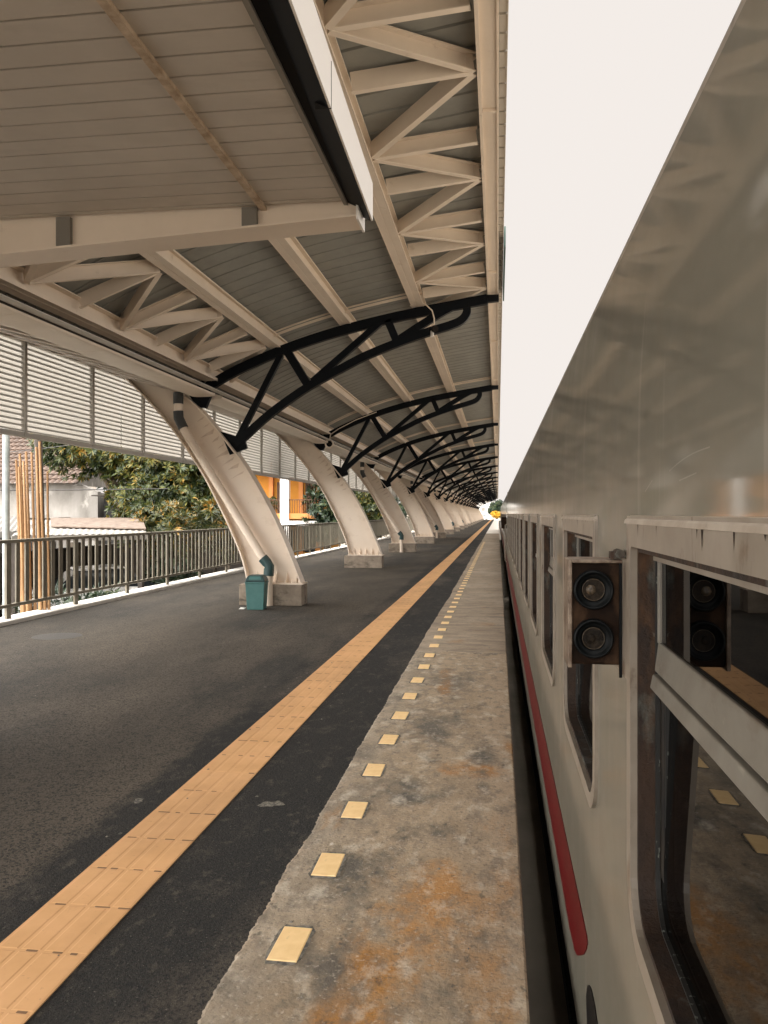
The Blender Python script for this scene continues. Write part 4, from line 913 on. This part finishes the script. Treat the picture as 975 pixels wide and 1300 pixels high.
tree('broadleaf_tree', 'large dark-green broadleaf tree with orange-tinted leaves behind the fence', 'tree', (-12.6,27.4,-1.05), 2.2, .22,
     [((.5,0,3.6),(1.4,1.5,1.4)), ((-1.7,.2,5.35),(1.5,1.3,1.15)), ((1.5,.1,3.8),(1.7,1.5,1.4)), ((2.0,-.2,2.6),(1.4,1.2,1.2)), ((.6,.4,5.2),(2.2,1.6,1.4)), ((2.6,.6,4.9),(1.5,1.3,1.3)), ((-2.7,.3,5.9),(1.3,1.2,1.1)), ((.5,.3,2.4),(1.2,1.2,1.0))],
     M['leaf_mango'], 4000, 13, .235, .072)
tree('croton_bush', 'rounded yellow-green bush peeking over the fence in front of the tree', 'bush', (-10.0,24.0,-1.05), 1.4, .07, [((0,0,2.5),(.85,.8,.75)), ((.2,0,1.8),(.7,.7,.7))], M['leaf_croton'], 230, 13, .26, .065)
tree('croton_bush', 'orange-leaved bush just left of the nearest column, above the fence', 'bush', (-9.05,25.4,-1.05), 1.5, .06, [((0,0,2.75),(.5,.5,.75)), ((.25,.1,2.1),(.5,.5,.6))], M['leaf_croton'], 130, 12, .28, .065)
tree('croton_bush', 'low tangled bush at the foot of the fence near the poles', 'bush', (-9.6,17.0,-1.05), .3, .05, [((0,0,.7),(.7,.8,.6)), ((.5,1.2,.6),(.5,.7,.5))], M['leaf_green'], 170, 10, .3, .05)
tree('green_bush', 'dark green bush low behind the fence slats', 'bush', (-9.3,22.0,-1.05), .4, .05, [((0,0,.9),(.6,.8,.7)), ((0,1.6,.8),(.5,.8,.6))], M['leaf_green'], 180, 10, .26, .07)
tree('broadleaf_tree', 'dark green tree beside the ochre house, between the first two columns', 'tree', (-11.0,52,-1.05), 1.8, .2, [((0,0,3.2),(1.2,1.3,1.4)), ((1.3,0,2.4),(1.4,1.3,1.2)), ((.5,.4,4.6),(1.5,1.4,1.2)), ((-.2,0,2.1),(1.1,1,.9))], M['leaf_green'], 620, 12, .36, .13)
tree('broadleaf_tree', 'yellowing tree seen between the second and third columns', 'tree', (-10.4,62,-1.05), 1.8, .2, [((0,0,3.4),(1.8,1.5,1.5)), ((1.3,0,2.6),(1.5,1.3,1.2)), ((.3,.4,5.0),(1.7,1.4,1.2)), ((-1.8,0,2.8),(1.4,1.2,1.2))], M['leaf_mango'], 620, 12, .4, .13)
for i, (x, y, s, lb) in enumerate([(-12.5,84,1.0,'tree behind the fence between the third and fourth columns'), (-13,104,1.1,'tree behind the fence between the fourth and fifth columns'), (-15,36,1.1,'tall green tree rising behind the louvres past the broadleaf tree'), (-12,128,1.2,'farthest tree showing behind the fence')]):
    tree('green_tree', lb, 'tree', (x,y,-1.05), 2.0*s, .2*s, [((0,0,4.0*s),(1.9*s,1.7*s,1.5*s)), ((1.3*s,0,3.0*s),(1.5*s,1.3*s,1.2*s)), ((-1.2*s,.3,3.2*s),(1.6*s,1.4*s,1.3*s))], M['leaf_green'], 380, 11, .45, .16)
# ---- ochre house
yh = empty('ochre_house', (-14.2, 52, -1.05)); tag(yh, 'two-storey ochre house with white pillar and balcony between the first columns', 'house')
MB().box(-4, 2.6, 1.6, 8, 0, 6.2).build('wall', M['yellow_wall'], yh)
mb = MB()
MB().box(.25, .80, -.45, .05, 0, 6.2).build('pillar', M['fascia_white'], yh)
MB().box(-4, 3.0, -.3, 1.6, 2.55, 2.9).build('balcony_slab', M['orange_wall'], yh)
MB().box(-4, 3.0, -.42, -.31, 2.1, 2.42).build('canopy_edge', M['fascia_white'], yh)
MB().box(-4, 2.8, -.3, 1.6, 5.9, 6.2).build('roof_slab', M['orange_wall'], yh)
for x in (-1.0, 1.05, 2.2): MB().box(x, x+.28, 1.3, 1.59, 0, 5.9).build('pilaster', M['orange_wall'], yh)
mb = MB()
for x in np.arange(-3.8, 3.0, .16): mb.box(x, x+.03, -.28, -.25, 2.9, 3.75)
mb.box(-4, 3.0, -.30, -.23, 3.75, 3.81); mb.build('railing', M['wood'], yh)
for x in (-.5, 1.45): MB().box(x, x+.65, 1.55, 1.598, 2.9, 5.0).build('door', M['wood'], yh)
MB().box(1.4, 2.1, 1.55, 1.598, .3, 2.0).build('dark_opening', M['dark'], yh)
pts = []
tree('potted_plant', 'leafy plant standing on the ochre house balcony', 'plant', (-14.7,52.3,1.9), .3, .04, [((0,0,.55),(.4,.4,.45))], M['leaf_croton'], 60, 9, .25, .07)

# ================================================================== FAR END
tree('round_tree', 'round dark green tree at the far end of the platform', 'tree', (-.3,280,-1.05), 3.0, .3, [((0,0,4.8),(2.2,2.0,2.2)), ((.8,.2,5.6),(1.6,1.5,1.5)), ((-1.2,0,4.0),(1.5,1.4,1.4))], M['leaf_green'], 420, 10, .8, .35)
tree('flowering_bush', 'bright yellow bush under the round tree at the platform end', 'bush', (-.6,255,-.02), .5, .08, [((-.3,0,1.7),(.9,.8,.8)), ((.9,0,1.5),(.9,.8,.7))], M['leaf_yellow'], 240, 10, .45, .2)
fb = empty('station_building', (-14, 300, -1.05)); tag(fb, 'pale building closing the view past the canopy end', 'building')
MB().box(-12, 11.5, 0, 8, 0, 7.5).build('wall', M['fascia_white'], fb)
for x in np.arange(-10, 11, 3.0): MB().box(x, x+1.4, -.06, -.01, 3.8, 5.2).build('window', M['trim_grey'], fb)
MB().box(-12.5, 12, -.5, 8.5, 7.5, 7.8).build('roof', M['trim_grey'], fb)
make_car((-4.2, 252, 0), R(90+8), 'white car standing past the far end of the canopy', M['car_white'])
